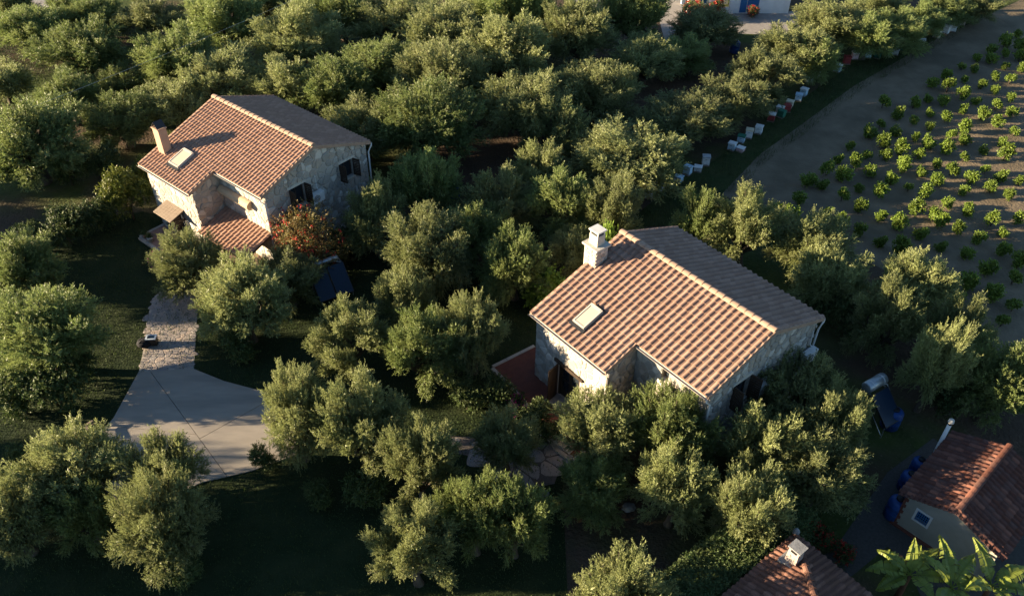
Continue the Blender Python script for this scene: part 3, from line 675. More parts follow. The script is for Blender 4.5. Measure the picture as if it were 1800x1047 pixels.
for sg in (1, -1): rd.hexa([(.04, 0, SR - .12), (SL - .04, 0, SR - .12), (SL - .04, sg * (SW - .04), sz(SW) - .12), (.04, sg * (SW - .04), sz(SW) - .12), (.04, 0, SR - .01), (SL - .04, 0, SR - .01), (SL - .04, sg * (SW - .04), sz(SW) - .01), (.04, sg * (SW - .04), sz(SW) - .01)])
sroof = rd.build('roof', 'deck', shed)
ntc = 19; stw = SL / ntc; nr = 7; stl = SW * sk / nr
lay_tiles(shed, [((0, 0, SR), (1, 0, 0), (0, 1, -SS), stl, lambda i, j: True, ntc, nr, 0), ((0, 0, SR), (1, 0, 0), (0, -1, -SS), stl, lambda i, j: True, ntc, nr, 0)], stw, 'tileC', 41, 298, sroof)
ridge_caps(sroof, (.1, 0, SR + .04), (SL, 0, SR + .04), 'tileC', r=.12, step=.36)
# overhanging verge tiles laid across the gable edge
vm = tile_mesh('verge_tile', .2, .34, 'tileC')
for sg in (1, -1):
    nq = 11
    for q in range(nq):
        v = sg * (SW * sk * (q + .5) / nq) / sk; T = frame((.26, v, sz(v) + .05), (0, sg / sk, -SS / sk), (-1, 0, -.35)); o = link('verge_tile', vm, sroof); o.matrix_local = T
g = MB(); r = (.62, .95, 1.12, 1.5); s0, z0, s1, z1 = r
for a, b, c, d in ((s0 - .09, s0, z0 - .09, z1 + .09), (s1, s1 + .09, z0 - .09, z1 + .09), (s0, s1, z0 - .09, z0), (s0, s1, z1, z1 + .09)): local_bx(g, frG, a, b, c, d, -.02, .03)
wn = g.build('window', 'white', shed)
g = MB(); local_bx(g, frG, s0, s1, z0, z1, -.14, -.12); g.build('pane', 'glass', wn)
g = MB()
for q in range(6): a = s0 + (s1 - s0) * (q + .5) / 6; local_bx(g, frG, a - .009, a + .009, z0, z1, .0, .018)
for q in range(5): a = z0 + (z1 - z0) * (q + .5) / 5; local_bx(g, frG, s0, s1, a - .009, a + .009, -.001, .014)
g.build('window_grille', 'blue_paint', wn)
for q in range(9):
    g = MB(); local_bx(g, frG, -.01, .16 if q % 2 == 0 else .09, .05 + q * .19, .05 + q * .19 + .17, -.05, .022); g.build('corner_brick', 'brickpave', shed)
g = MB(); local_bx(g, frG, -.1, 3.8, 0, .1, -.05, .12); g.build('plinth', 'brickpave', shed)
fl = tag(MB().tube([(3.95, SW + .1, .1), (3.95, SW + .1, 3.15)], .085, 10).build('flue_pipe', 'white', shed, True))
MB().tube([(3.95, SW + .1, 3.13), (3.95, SW + .1, 3.16), (3.95, SW + .1, 3.3)], [.12, .13, .11], 10).build('flue_cowl', 'dressed', fl, True)
MB().tube([(3.95, SW + .1, 3.03), (3.95, SW + .1, 3.13)], .092, 10).build('flue_collar', 'lidblack', fl, True)

# ------------------------------------------------------------------ hipped house at the bottom edge
HZ = 2.5; P0 = Vector((10.777, 18.429, 0)); dyaw = R(-50.7)
hip = tag(empty('hipped_house', tuple(P0), dyaw), 'house with brown tiled hip roof cut off by the bottom edge', 'house')
# local: +x along the right eave, -y ... left eave runs along local -y ; roof rises inwards (+x,-y)
DS, DX, DY = .40, 7.0, 7.0; dkk = math.sqrt(1 + DS * DS)
g = MB(); m_ = DX / 2
cor = [(0, 0, HZ), (DX, 0, HZ), (DX, -DY, HZ), (0, -DY, HZ)]; ap = (m_, -m_, HZ + DS * m_)
dn = .06
for i in range(4): g.face([(c[0], c[1], c[2] - dn) for c in (cor[i], cor[(i + 1) % 4], ap)])
g.face([(c[0], c[1], c[2] - dn - .05) for c in cor])
hroof = g.build('roof', 'deck', hip)
htw = .235; htl = .34
def t_right(i, j):  # face along +x eave (local y=0), rises toward -y
    x = (i + .5) * htw; y = (j + .5) * htl / dkk
    return y < min(x, DX - x) + .05 
nrow_h = int(m_ * dkk / htl) + 1
# rows counted from the eave upwards: start each column at the top of the row and run down
Oy = nrow_h * htl / dkk
lay_tiles(hip, [((0, -Oy, HZ + DS * Oy), (1, 0, 0), (0, 1, -DS), htl, lambda i, j: t_right(i, nrow_h - 1 - j), int(DX / htw), nrow_h, 0),
                ((Oy, -DY, HZ + DS * Oy), (0, 1, 0), (-1, 0, -DS), htl, lambda i, j: t_right(i, nrow_h - 1 - j), int(DY / htw), nrow_h, 0)], htw, 'tileD', 51, 298, hroof)
ridge_caps(hroof, (.0, .0, HZ + .06), (m_, -m_, HZ + DS * m_ + .06), 'tileD', r=.12, step=.36, name='hip_tile')
MB().lathe([(.1, 0), (.13, .06), (.13, .16), (.09, .26), (.03, .32)], (.05, -.05, HZ + .08), 12).build('finial', 'rockgrey', hroof, True)
wall(hip, (DX - .35, -.35), (-1, 0), [(0, 0), (DX - .7, 0), (DX - .7, HZ - .13), (0, HZ - .13)], (), .25, 'plaster')
wall(hip, (.35, -.355), (0, -1), [(0, 0), (DY - .7, 0), (DY - .7, HZ - .13), (0, HZ - .13)], (), .25, 'plaster')
cx, cy = .75, -1.25; cz = HZ + DS * .75
ch = MB().hexa([(cx - .24, cy - .22, cz - .3), (cx + .24, cy - .22, cz - .3), (cx + .24, cy + .22, cz - .3), (cx - .24, cy + .22, cz - .3), (cx - .2, cy - .18, cz + .85), (cx + .2, cy - .18, cz + .85), (cx + .2, cy + .18, cz + .85), (cx - .2, cy + .18, cz + .85)]).build('chimney', 'flag', hip)
MB().box((cx - .38, cy - .36, cz - .2), (cx + .38, cy + .36, cz + .08)).build('chimney_base', 'rockgrey', ch)
MB().box((cx - .26, cy - .24, cz + .85), (cx + .26, cy + .24, cz + .91)).build('chimney_cap', 'rockgrey', ch)
g = MB(); 
for a in (-.203, .196): g.box((cx + a, cy - .12, cz + .66), (cx + a + .01, cy + .12, cz + .8))
g.box((cx - .12, cy - .192, cz + .66), (cx + .12, cy - .184, cz + .8)); g.box((cx - .12, cy + .184, cz + .66), (cx + .12, cy + .192, cz + .8))
g.build('smoke_slot', 'lidblack', ch)

# ------------------------------------------------------------------ white house at the top edge
wp = g2(1205, 24); wp2 = g2(1385, 24); wy = math.atan2(wp2[1] - wp[1], wp2[0] - wp[0]); WL = math.hypot(wp2[0] - wp[0], wp2[1] - wp[1])
wh = tag(empty('white_house', (wp[0], wp[1], 0), wy), 'whitewashed house with blue shutters at the top edge', 'house')
wl_op = [(6.6, .1, 7.7, 2.3)]
frW = wall(wh, (4.4, 0), (1, 0), [(0, 0), (WL - 4.4, 0), (WL - 4.4, 3.4), (0, 3.4)], [(1.2, .1, 2.3, 2.2)], .3, 'whitewash')
wall(wh, (WL, .001), (0, 1), [(0, 0), (6, 0), (6, 3.4), (0, 3.4)], (), .3, 'whitewash')
wall(wh, (0, 2.2), (1, 0), [(0, 0), (4.4, 0), (4.4, 3.4), (0, 3.4)], [(1.4, .1, 2.4, 2.2)], .3, 'whitewash')
MB().box((-.3, -.3, 3.41), (WL + .3, 6.2, 3.62)).build('roof', 'whitewash', wh)
for u in (.1, 2.1, 4.0): MB().box((u, -.05, 0), (u + .42, .37, 3.4)).build('porch_pillar', 'whitewash', wh)
MB().box((.53, .05, 0), (2.09, .2, .55)).build('porch_wall', 'whitewash', wh); MB().box((2.53, .05, 0), (3.99, .2, .55)).build('porch_wall', 'whitewash', wh)
g = MB(); local_bx(g, frW, 1.2, 2.3, .1, 2.2, -.12, -.06); g.build('door', 'blue_paint', wh)
g = MB(); local_bx(g, frW, .55, 1.15, .1, 2.2, .004, .05); g.build('shutter', 'blue_paint', wh)
MB().box((1.4, 2.26, .1), (2.4, 2.32, 2.2)).build('door', 'blue_paint', wh)
MB().box((.55, 1.2, .0), (.95, 1.6, 1.5)).build('blue_cupboard', 'blue_paint', wh)

# ------------------------------------------------------------------ foliage
def unit(a): return a / (np.linalg.norm(a, axis=-1, keepdims=True) + 1e-9)
def leaf_quads(base, d, nrm, ln, wd):
    d = unit(d); side = unit(np.cross(d, nrm)); ln = ln[:, None]; wd = wd[:, None]
    return np.stack([base, base + d * ln * .45 + side * wd * .5, base + d * ln, base + d * ln * .45 - side * wd * .5], 1)
def shoots(rs, starts, dirs, outw, per, slen, leaf, width, spread=.75, droop=.12):
    """leaves set along short shoots"""
    n = len(starts); t = np.tile(np.linspace(.08, 1, per), (n, 1)) + rs.normal(0, .03, (n, per))
    L = rs.uniform(slen[0], slen[1], (n, 1)); p = starts[:, None, :] + dirs[:, None, :] * (t * L)[:, :, None]
    p[:, :, 2] -= droop * (t * L) ** 2
    rd = unit(rs.normal(0, 1, (n, per, 3)))
    d = dirs[:, None, :] * .75 + rd * spread
    nr = outw[:, None, :] + rs.normal(0, .42, (n, per, 3)); nr[:, :, 2] += .15
    k = n * per
    return leaf_quads(p.reshape(k, 3), d.reshape(k, 3), nr.reshape(k, 3), rs.uniform(leaf[0], leaf[1], k), rs.uniform(width[0], width[1], k))
def olive_tree(seed, n_tufts=38, leaves=66000, m='olive', R0=1.55, zc=2.3, rz=1.05, up=.75, tl=(1.0, 1.75), tw=(.36, .6)):
    """crown of upright feathery tufts carried on spreading limbs"""
    rs = np.random.RandomState(seed); rng = random.Random(seed); tufts = []; tries = 0
    while len(tufts) < n_tufts and tries < 6000:
        tries += 1; v = unit(rs.normal(0, 1, 3))
        if v[2] < -.55: continue
        q = rs.uniform(.75, 1.12) if len(tufts) > 4 else rs.uniform(.1, .45)
        b = np.array([v[0] * R0 * q, v[1] * R0 * q, zc + v[2] * rz * q])
        sep = .48 if tries < 3000 else .36
        if any(np.linalg.norm(b - o[0]) < sep for o in tufts): continue
        a = unit(v * np.array([1, 1, .7]) * rs.uniform(.7, 1.05) + np.array([0, 0, up * rs.uniform(.55, 1.2)]) + rs.normal(0, .16, 3))
        if v[2] < -.15: a = unit(v * np.array([1, 1, .3]) + np.array([0, 0, rs.uniform(-.35, .25)]))
        tufts.append((b, a, rs.uniform(*tl), rs.uniform(*tw), v))
    per = 16; Q = []
    wts = np.array([L * w for _, _, L, w, _ in tufts]); wts /= wts.sum()
    for (b, a, L, w, v), wt in zip(tufts, wts):
        k = max(8, int(leaves / per * wt)); t = rs.beta(1.15, 1.35, (k, 1))
        rd = rs.normal(0, 1, (k, 3)); rd -= (rd @ a)[:, None] * a; rd = unit(rd)
        ph = rs.randint(0, 7, k); ax = unit(rs.normal(0, 1, (7, 3))); rd = unit(rd + .7 * ax[ph]); rd -= (rd @ a)[:, None] * a; rd = unit(rd)
        rr = w * np.clip(1.15 - t, .12, 1) ** .65 * np.sqrt(rs.uniform(.12, 1, (k, 1)))
        st = b + a * (t * L - .25) + rd * rr
        dr = unit(a * .85 + rd * .55 + rs.normal(0, .25, (k, 3)) + np.array([0, 0, .2]))
        Q.append(shoots(rs, st, dr, unit(rd + a * .35), per, (.24, .56), (.095, .16), (.026, .043), .62, .1))
        ki = 60; vi = unit(rs.normal(0, 1, (ki, 3))); pi = b + a * (rs.uniform(-.2, .6, (ki, 1)) * L) + vi * w * .45
        Q.append(leaf_quads(pi, unit(rs.normal(0, 1, (ki, 3))), vi, rs.uniform(.18, .3, ki), rs.uniform(.08, .14, ki)))
    crown = quad_mesh('crown', np.concatenate(Q), m)
    mb = MB(); lean = rs.normal(0, .12, 2)
    base = [Vector((lean[0] * z, lean[1] * z, z)) for z in (-.15, .1, .45, .85, 1.15)]
    mb.tube(base, [.40, .31, .24, .23, .2], 10); fork = base[-2]
    for b, a, L, w, v in tufts:
        c = Vector(b); e = Vector(b + a * L * .75); mid = fork.lerp(c, .5) + Vector((rng.uniform(-.15, .15), rng.uniform(-.15, .15), rng.uniform(-.2, .1)))
        mb.tube([fork, mid, c, e], [.11, .075, .045, .012], 5)
    return mb.mesh('trunk', 'bark', True), crown
PROTO = [olive_tree(100 + i, n_tufts=30 + 3 * (i % 5), m='olive' if i % 3 else 'olive_b', up=.55 + .14 * (i % 4), R0=1.4 + .12 * (i % 3), rz=.95 + .1 * (i % 3), tw=((.34, .55), (.4, .66), (.3, .5))[i % 3]) for i in range(10)]
def grow(name, protos, i, loc, rz, scale, label, cat, group=None, parts=('trunk', 'crown')):
    t = tag(empty(name, (loc[0], loc[1], 0), rz, scale), label, cat, group)
    for nm, me in zip(parts, protos[i % len(protos)]):
        link(nm, me, t)
    return t
TREES = [
 # photo x, y of the crown's middle, crown width, label
 (55, 50, 100, 'olive tree in the top left corner beside the pale road'),
 (118, 22, 70, 'small olive tree on the top edge, right of the pale road'),
 (22, 8, 65, 'olive tree cut off at the very top left corner'),
 (145, 88, 135, 'broad olive tree below the top left corner tree'),
 (165, 30, 80, 'olive tree by the lit grass near the top left'),
 (262, 28, 95, 'olive tree on the top edge right of the lit grass'),
 (395, 38, 128, 'tall olive tree on the top edge above the left house ridge, left of the pole'),
 (308, 100, 138, 'olive tree crossed by the overhead wire'),
 (122, 172, 105, 'two-stemmed looking olive tree left of the overhead wire'),
 (205, 142, 88, 'small olive tree below the wire, left of the crossed one'),
 (215, 208, 112, 'olive tree just left of the left house chimney top'),
 (305, 188, 100, 'olive tree touching the upper left roof edge of the left house'),
 (385, 138, 128, 'olive tree behind the ridge end of the left house'),
 (5, 142, 75, 'olive tree cut off by the left edge below the wire'),
 (50, 245, 175, 'large dark old olive tree with thick trunk at the left edge'),
 (520, 55, 128, 'open-crowned olive tree with visible limbs at the top, left of the pole'),
 (600, 22, 90, 'olive tree touching the left side of the utility pole'),
 (690, 28, 110, 'olive tree just right of the utility pole'),
 (470, 5, 70, 'olive tree peeking in at the top edge above the open-crowned one'),
 (780, 55, 125, 'rounded olive tree at the top, second right of the pole'),
 (665, 110, 125, 'olive tree in front of the utility pole foot'),
 (505, 145, 115, 'olive tree right behind the left house back roof'),
 (590, 158, 110, 'darker olive tree behind the left house rear eave'),
 (780, 140, 130, 'olive tree in the middle of the grove behind the left house'),
 (750, 215, 150, 'ragged olive tree behind the left house gable corner'),
 (640, 225, 110, 'shaded olive tree close to the left house rear corner'),
 (905, 20, 125, 'olive tree on the top edge left of the gravel lane'),
 (890, 90, 138, 'broad olive tree below the top edge, left of the gravel lane'),
 (1015, 58, 118, 'olive tree just below the gravel lane'),
 (1112, 25, 112, 'olive tree on the top edge between lane and white house'),
 (1135, 102, 100, 'olive tree below the lane to the white house'),
 (1205, 92, 85, 'small olive tree below the white house porch'),
 (1240, 50, 98, 'olive tree directly in front of the white house'),
 (840, 8, 90, 'olive tree cut by the top edge above the rounded grove trees'),
 (1050, 152, 120, 'olive tree in mid grove with bare soil below it'),
 (925, 188, 135, 'wide olive tree in mid grove above a dark gap'),
 (975, 225, 100, 'olive tree standing against the right side of the wide grove tree'),
 (1110, 270, 185, 'large sunlit olive tree at the near end of the beehive row'),
 (1205, 205, 135, 'olive tree beside the second group of beehives'),
 (1285, 172, 120, 'olive tree beside the red and white beehives'),
 (1345, 138, 122, 'olive tree in the middle of the beehive row'),
 (1395, 85, 118, 'olive tree behind the middle of the beehive row'),
 (1432, 105, 85, 'narrow olive tree leaning over the pale blue beehives'),
 (1465, 42, 112, 'olive tree between the white house and the beehives'),
 (1525, 62, 108, 'olive tree above the green beehives'),
 (1575, 55, 100, 'dark trunked olive tree near the far beehives'),
 (1620, 30, 90, 'olive tree at the far white beehives'),
 (1665, 14, 85, 'olive tree on the top edge above the far white beehives'),
 (1715, 4, 70, 'last olive tree of the row in the top right'),
 (1545, 8, 90, 'olive tree on the top edge behind the beehive row'),
 (752, 325, 98, 'upright olive tree right of the left house gable, beside a blue barrel'),
 (660, 385, 100, 'olive tree touching the left house gable'),
 (755, 430, 150, 'large sunlit olive tree in the centre left of the picture'),
 (832, 405, 108, 'olive tree with a bare pale trunk in the centre'),
 (880, 350, 115, 'shaded olive tree with only its tips lit, above the centre'),
 (985, 362, 118, 'shaded olive tree left of the right house chimney'),
 (905, 462, 112, 'dark olive tree above the lit grass patch'),
 (1010, 440, 85, 'dark small tree right behind the right house chimney'),
 (618, 588, 112, 'olive tree in front of the two solar panels'),
 (712, 515, 95, 'olive tree behind the pair in front of the solar panels'),
 (745, 615, 128, 'olive tree in the middle between driveway and right house'),
 (832, 590, 105, 'dark olive tree left of the brick terrace'),
 (330, 460, 108, 'olive tree hiding the left house porch post'),
 (428, 535, 150, 'wide dark olive tree in front of the left house porch'),
 (505, 490, 112, 'olive tree below the red flowering shrub'),
 (78, 578, 198, 'large olive tree left of the flagstone path'),
 (30, 465, 130, 'olive tree cut by the left edge above the lawn'),
 (130, 818, 160, 'sunlit olive tree at the lower left of the driveway'),
 (275, 822, 112, 'olive tree overlapping the lower edge of the driveway'),
 (150, 905, 125, 'olive tree in the lower left, below the timber frame'),
 (285, 920, 140, 'shaded olive tree at the bottom left with lit tips'),
 (15, 900, 110, 'dark olive tree on the left edge near the bottom'),
 (522, 735, 118, 'olive tree at the right edge of the driveway'),
 (635, 752, 142, 'bright olive tree right of the driveway'),
 (738, 815, 112, 'slender olive tree in the lower middle'),
 (890, 778, 70, 'small olive tree beside the large flagstones'),
 (728, 955, 140, 'olive tree at the bottom, left of the lower middle'),
 (835, 900, 120, 'olive tree at the bottom middle'),
 (905, 905, 105, 'olive tree at the bottom, right of the middle'),
 (1055, 750, 125, 'olive tree hiding the terrace door of the right house'),
 (1040, 850, 92, 'low olive tree in front of the brick terrace'),
 (1180, 760, 135, 'olive tree in front of the right house front wall'),
 (1190, 850, 118, 'olive tree standing nearest the clipped hedge'),
 (1095, 1068, 150, 'olive tree cut by the bottom edge'),
 (1395, 700, 165, 'olive tree against the right house gable'),
 (1345, 790, 125, 'olive tree left of the pair above the clipped hedge'),
 (1468, 742, 115, 'olive tree left of the water heater stand'),
 (1440, 825, 140, 'lower olive tree above the shed track'),
 (1430, 425, 135, 'olive tree at the field edge behind the right house'),
 (1465, 490, 130, 'bright olive tree behind the right house back roof'),
 (1615, 495, 125, 'olive tree standing in the field edge, right of the right house'),
 (1685, 575, 120, 'round sunlit olive tree at the lower field edge'),
 (1760, 665, 145, 'olive tree at the right edge above the shed'),
 (1232, 385, 100, 'olive tree behind the right house ridge end'),
 (1312, 405, 110, 'olive tree behind the right house back eave'),
 (1560, 570, 120, 'shaded tree in the dark gap above the water heater'),
 (1645, 650, 90, 'dark tree between the water heater and the round tree'),
 (1075, 372, 95, 'shaded olive tree between the right house chimney and the nearest beehives'),
 (950, 300, 90, 'shaded olive tree in the dark gap behind the centre'),
 (1325, 895, 125, 'dark olive tree rising behind the clipped hedge'),
]
for i, (x, y, wpx, lb) in enumerate(TREES):
    rng = random.Random(900 + i); W = 5.5
    hive_row = x > 1080 and y < 300 and not (x < 1180 and y < 240); k = 1.45 if (y < 300 and x < 1100) else 1.36 if (y > 640 and 950 < x < 1600) else 1.24 if y > 640 else 1.2 if (x > 1390 and y > 400) else 1.34
    hmin = 5.4 if 'centre left' in lb else 3.0 if ('small' in lb or 'low ' in lb or hive_row or (y < 300 and x < 420)) else (4.5 if y > 640 else 4.1)
    zm = .66 if hive_row else (.76 if (y < 300 and x < 420) else .9)
    for _ in range(5):
        s = W / 6.0; sz = max(s * zm, hmin / 4.5); P = gnd(x, y, 2.7 * sz); W = min(max(wpx / F_PX * depth(P) * k, 3.4), 9.6)
    s = W / 6.0
    grow('olive_tree', PROTO, rng.randrange(10), P, rng.uniform(0, 6.283), (s * rng.uniform(.88, 1.12), s * rng.uniform(.88, 1.12), sz * rng.uniform(.9, 1.14)), lb, 'olive tree', 'olive trees of the grove')

# neighbours of the grove just beyond the left edge, whose long shadows fall across the lawn
for i, (x, y) in enumerate([(-33, 17), (-37, 21.5), (-38, 35.5), (-42, 40.5), (-47, 46), (-46, 21), (-30, 11)]):
    rng = random.Random(70 + i); s = rng.uniform(.98, 1.2)
    grow('olive_tree', PROTO, i, (x, y), rng.uniform(0, 6.28), (s, s, s * 1.08), f'olive tree beyond the left edge, {ordn(i)} in its row of neighbours', 'olive tree', 'olive trees beyond the left edge')

# ---- leafy shrubs
def shrub(seed, m, n_lobes=6, leaves=5000, rad=1.0, zc=.95, leaf=(.07, .12), width=(.04, .07), shoot=(.15, .35), per=10, flowers=None, nfl=0, fsize=.09):
    rs = np.random.RandomState(seed); Q = []; FQ = []
    for k in range(n_lobes):
        v = unit(rs.normal(0, 1, 3)); c = np.array([v[0] * rad * .55, v[1] * rad * .55, zc + v[2] * zc * .5]) ; r = rad * rs.uniform(.35, .55)
        n = leaves // per // n_lobes; u = unit(rs.normal(0, 1, (n, 3)) + np.array([0, 0, .3])); ax = unit(rs.normal(0, 1, (8, 3))); u = unit(u + .6 * ax[rs.randint(0, 8, n)])
        st = c + u * r * rs.uniform(.4, .95, (n, 1)); st[:, 2] = np.maximum(st[:, 2], .05)
        Q.append(shoots(rs, st, unit(u + rs.normal(0, .3, (n, 3)) + np.array([0, 0, .3])), u, per, shoot, leaf, width, .9))
        if flowers:
            nf = nfl // n_lobes; u = unit(rs.normal(0, 1, (nf, 3)) + np.array([-.3, -.3, .5])); p = c + u * r * rs.uniform(.95, 1.35, (nf, 1))
            kk = 6; p = np.repeat(p, kk, 0) + rs.normal(0, .05, (nf * kk, 3)); d = unit(rs.normal(0, 1, (nf * kk, 3)) + np.repeat(u, kk, 0) * .5)
            FQ.append(leaf_quads(p, d, unit(rs.normal(0, 1, (nf * kk, 3))), rs.uniform(fsize * .7, fsize * 1.3, nf * kk), rs.uniform(fsize * .6, fsize, nf * kk)))
    mb = MB()
    for k in range(4):
        a = rs.uniform(0, 6.28); mb.tube([(0, 0, -.05), (.1 * math.cos(a), .1 * math.sin(a), zc * .5), (.4 * rad * math.cos(a), .4 * rad * math.sin(a), zc * 1.1)], [.05, .04, .015], 5)
    out = [mb.mesh('stem', 'bark', True), quad_mesh('foliage', np.concatenate(Q), m)]
    if flowers: out.append(quad_mesh('blossom', np.concatenate(FQ), flowers))
    return tuple(out)
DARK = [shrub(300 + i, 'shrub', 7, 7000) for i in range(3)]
PINK = [shrub(320, 'shrub', 6, 3000, .6, .4, flowers='pink', nfl=130, fsize=.08)]
REDF = [shrub(330, 'boug', 11, 14000, 1.9, 1.9, leaf=(.08, .13), width=(.035, .06), shoot=(.3, .7), per=14, flowers='red', nfl=140, fsize=.09)]
REDL = [shrub(335, 'shrub', 6, 3000, .8, .6, flowers='red', nfl=90, fsize=.1)]
CIT = [shrub(340, 'citrus', 10, 12000, 1.7, 1.7, leaf=(.12, .2), width=(.05, .08), shoot=(.15, .35), per=9)]
VINE = [shrub(350 + i, 'vine', 7, 3200, 1.1, .8, leaf=(.13, .2), width=(.1, .16), shoot=(.2, .5), per=8) for i in range(2)]
def put(name, protos, i, x, y, wpx, base_r, label, cat, group=None, zmul=1.0, parts=('stem', 'foliage', 'blossom'), zc=.8, loc=None):
    if loc is None:
        W = 1.5
        for _ in range(3): P = gnd(x, y, zc * W / (2 * base_r)); W = wpx / F_PX * depth(P)
    else: P = loc; W = wpx
    s = W / (2 * base_r) * .95
    return grow(name, protos, i, P, random.Random(label).uniform(0, 6.28), (s, s, s * zmul), label, cat, group, parts)
put('flowering_shrub', REDF, 0, 542, 422, 150, 1.9, 'big shrub covered in red flowers beside the left house gable', 'shrub', zc=1.9)
put('loquat_bush', CIT, 0, 222, 345, 92, 1.7, 'yellow-green leafy bush left of the left house door', 'bush', zc=1.9, zmul=1.25)
put('loquat_bush', CIT, 0, 262, 312, 60, 1.7, 'smaller yellow-green bush hugging the left house wall', 'bush', zc=2.2, zmul=1.4)
put('flower_bed', PINK, 0, 275, 441, 42, .6, 'pink flowering plant at the corner of the left house terrace', 'flowers')
put('flower_bed', PINK, 0, 915, 700, 45, .6, 'shaded pink flowering plant below the brick terrace', 'flowers')
put('flower_bed', REDL, 0, 1436, 935, 60, .8, 'red flowering plant behind the hipped roof', 'flowers')
put('flower_bed', REDL, 0, 1480, 965, 50, .8, 'smaller red flowering plant beside the gravel track', 'flowers')
put('flower_bed', REDL, 0, 1225, 10, 46, .8, 'red geraniums on the white house porch', 'flowers', zc=.9)
put('flower_bed', REDL, 0, 1262, 6, 34, .8, 'red geraniums between the white house pillars', 'flowers', zc=.9)
put('flower_bed', REDL, 0, 1322, 22, 26, .8, 'dark rose bush by the blue shutter of the white house', 'flowers', zc=.5)
put('vine', VINE, 0, 965, 505, 85, 1.1, 'bright green vine left of the right house roof', 'vine', zc=1.0)
put('vine', VINE, 1, 1068, 420, 46, 1.1, 'bright vine shoots beside the right house chimney', 'vine', zc=3.6, zmul=3.0)
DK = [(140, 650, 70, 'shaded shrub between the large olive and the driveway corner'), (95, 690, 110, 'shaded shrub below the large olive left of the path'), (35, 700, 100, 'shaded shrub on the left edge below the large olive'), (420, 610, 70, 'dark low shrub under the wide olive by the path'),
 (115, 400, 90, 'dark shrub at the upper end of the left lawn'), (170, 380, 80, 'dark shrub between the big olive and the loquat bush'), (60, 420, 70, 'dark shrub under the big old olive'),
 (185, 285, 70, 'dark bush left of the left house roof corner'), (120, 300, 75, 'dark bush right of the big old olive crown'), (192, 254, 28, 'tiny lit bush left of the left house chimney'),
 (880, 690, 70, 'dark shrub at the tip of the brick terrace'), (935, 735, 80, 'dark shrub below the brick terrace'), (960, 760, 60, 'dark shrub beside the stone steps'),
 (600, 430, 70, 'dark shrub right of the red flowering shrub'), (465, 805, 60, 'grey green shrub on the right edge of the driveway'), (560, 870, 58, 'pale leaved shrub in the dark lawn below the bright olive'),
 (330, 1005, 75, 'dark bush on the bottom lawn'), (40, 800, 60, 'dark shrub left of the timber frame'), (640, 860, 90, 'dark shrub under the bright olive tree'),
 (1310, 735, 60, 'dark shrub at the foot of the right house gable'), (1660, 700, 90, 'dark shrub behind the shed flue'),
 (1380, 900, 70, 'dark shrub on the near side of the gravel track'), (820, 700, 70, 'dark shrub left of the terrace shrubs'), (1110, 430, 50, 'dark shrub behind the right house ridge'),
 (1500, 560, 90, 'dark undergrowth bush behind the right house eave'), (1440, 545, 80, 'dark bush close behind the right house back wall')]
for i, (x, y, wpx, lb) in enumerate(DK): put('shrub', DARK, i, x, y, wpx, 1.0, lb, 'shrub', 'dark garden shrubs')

# ---- clipped hedge, lower right of the centre
def hedge(label, a, b, wd, h, seed):
    rs = np.random.RandomState(seed); a = np.array([*a, 0]); b = np.array([*b, 0]); L = np.linalg.norm(b - a); d = (b - a) / L; sdv = np.array([-d[1], d[0], 0]); n = 9000
    t = rs.uniform(0, L, n); f = rs.choice(3, n, p=[.5, .25, .25]); p = np.zeros((n, 3)); o = np.zeros((n, 3))
    top = f == 0; p[top] = (rs.uniform(-.5, .5, top.sum()) * wd)[:, None] * sdv; p[top, 2] = h + rs.normal(0, .06, top.sum()) + .1 * np.sin(t[top] * 2.3); o[top] = (0, 0, 1)
    for q, sg in ((1, 1), (2, -1)):
        k = f == q; p[k] = sdv * (sg * wd * .5) + rs.normal(0, .05, (k.sum(), 3)); p[k, 2] = rs.uniform(.1, h, k.sum()); o[k] = sdv * sg
    p += a + d * t[:, None]
    Q = shoots(rs, p, unit(o + rs.normal(0, .5, (n, 3)) + np.array([0, 0, .3])), o, 6, (.08, .22), (.06, .1), (.03, .05), .9)
    r = tag(empty('clipped_hedge', tuple(a)), label, 'hedge')
    fo = link('foliage', quad_mesh('foliage', Q - a, 'shrub'), r)
    mb = MB(); w2 = wd * .38
    mb.prism([tuple(sdv * w2), tuple(-sdv * w2), tuple(-sdv * w2 + d * L), tuple(sdv * w2 + d * L)], (0, 0, h * .88)); mb.build('stem_core', 'shrub', r)
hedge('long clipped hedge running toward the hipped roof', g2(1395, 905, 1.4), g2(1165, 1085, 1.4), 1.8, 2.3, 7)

# ---- young bushes of the field
FB = [shrub(400 + i, 'bush', 6, 1500, .62, .62, leaf=(.12, .18), width=(.08, .12), shoot=(.1, .25), per=6) for i in range(5)]
fa = [(1770,170),(1700,215),(1635,258),(1780,240),(1700,272),(1555,290),(1625,305),(1780,295),(1475,335),(1540,350),(1705,335),(1790,350),(1390,385),(1645,395),(1320,425),(1495,405),(1730,410),(1400,450),(1580,435),(1650,460),(1475,490),(1735,500),(1300,505),(1550,515),(1380,520),(1060,535),(1220,535),(1655,545),(1480,560),(1135,590),(1310,580),(1735,580),(1580,595),(1390,605),(1220,620),(1665,635),(1045,640),(1310,650),(1490,660),(990,690),(1125,680),(1750,680),(1225,705),(1420,700),(1490,725),(1060,740),(1300,745),(1685,730),(880,750),(1155,780),(1395,775),(1590,775),(825,820),(975,800),(1070,805),(1245,800),(1485,815),(1700,805),(910,845),(1340,850),(1160,865),(765,885),(990,890),(1265,890),(1420,885),(1600,878),(1105,930),(1340,935),(1530,925),(1680,915),(1775,935),(660,935),(740,955),(845,920),(1195,970),(935,975),(1040,1000),(1625,970),(1490,990),(1280,1005),(845,1020),(1725,1010),(390,1030),(620,1030)]
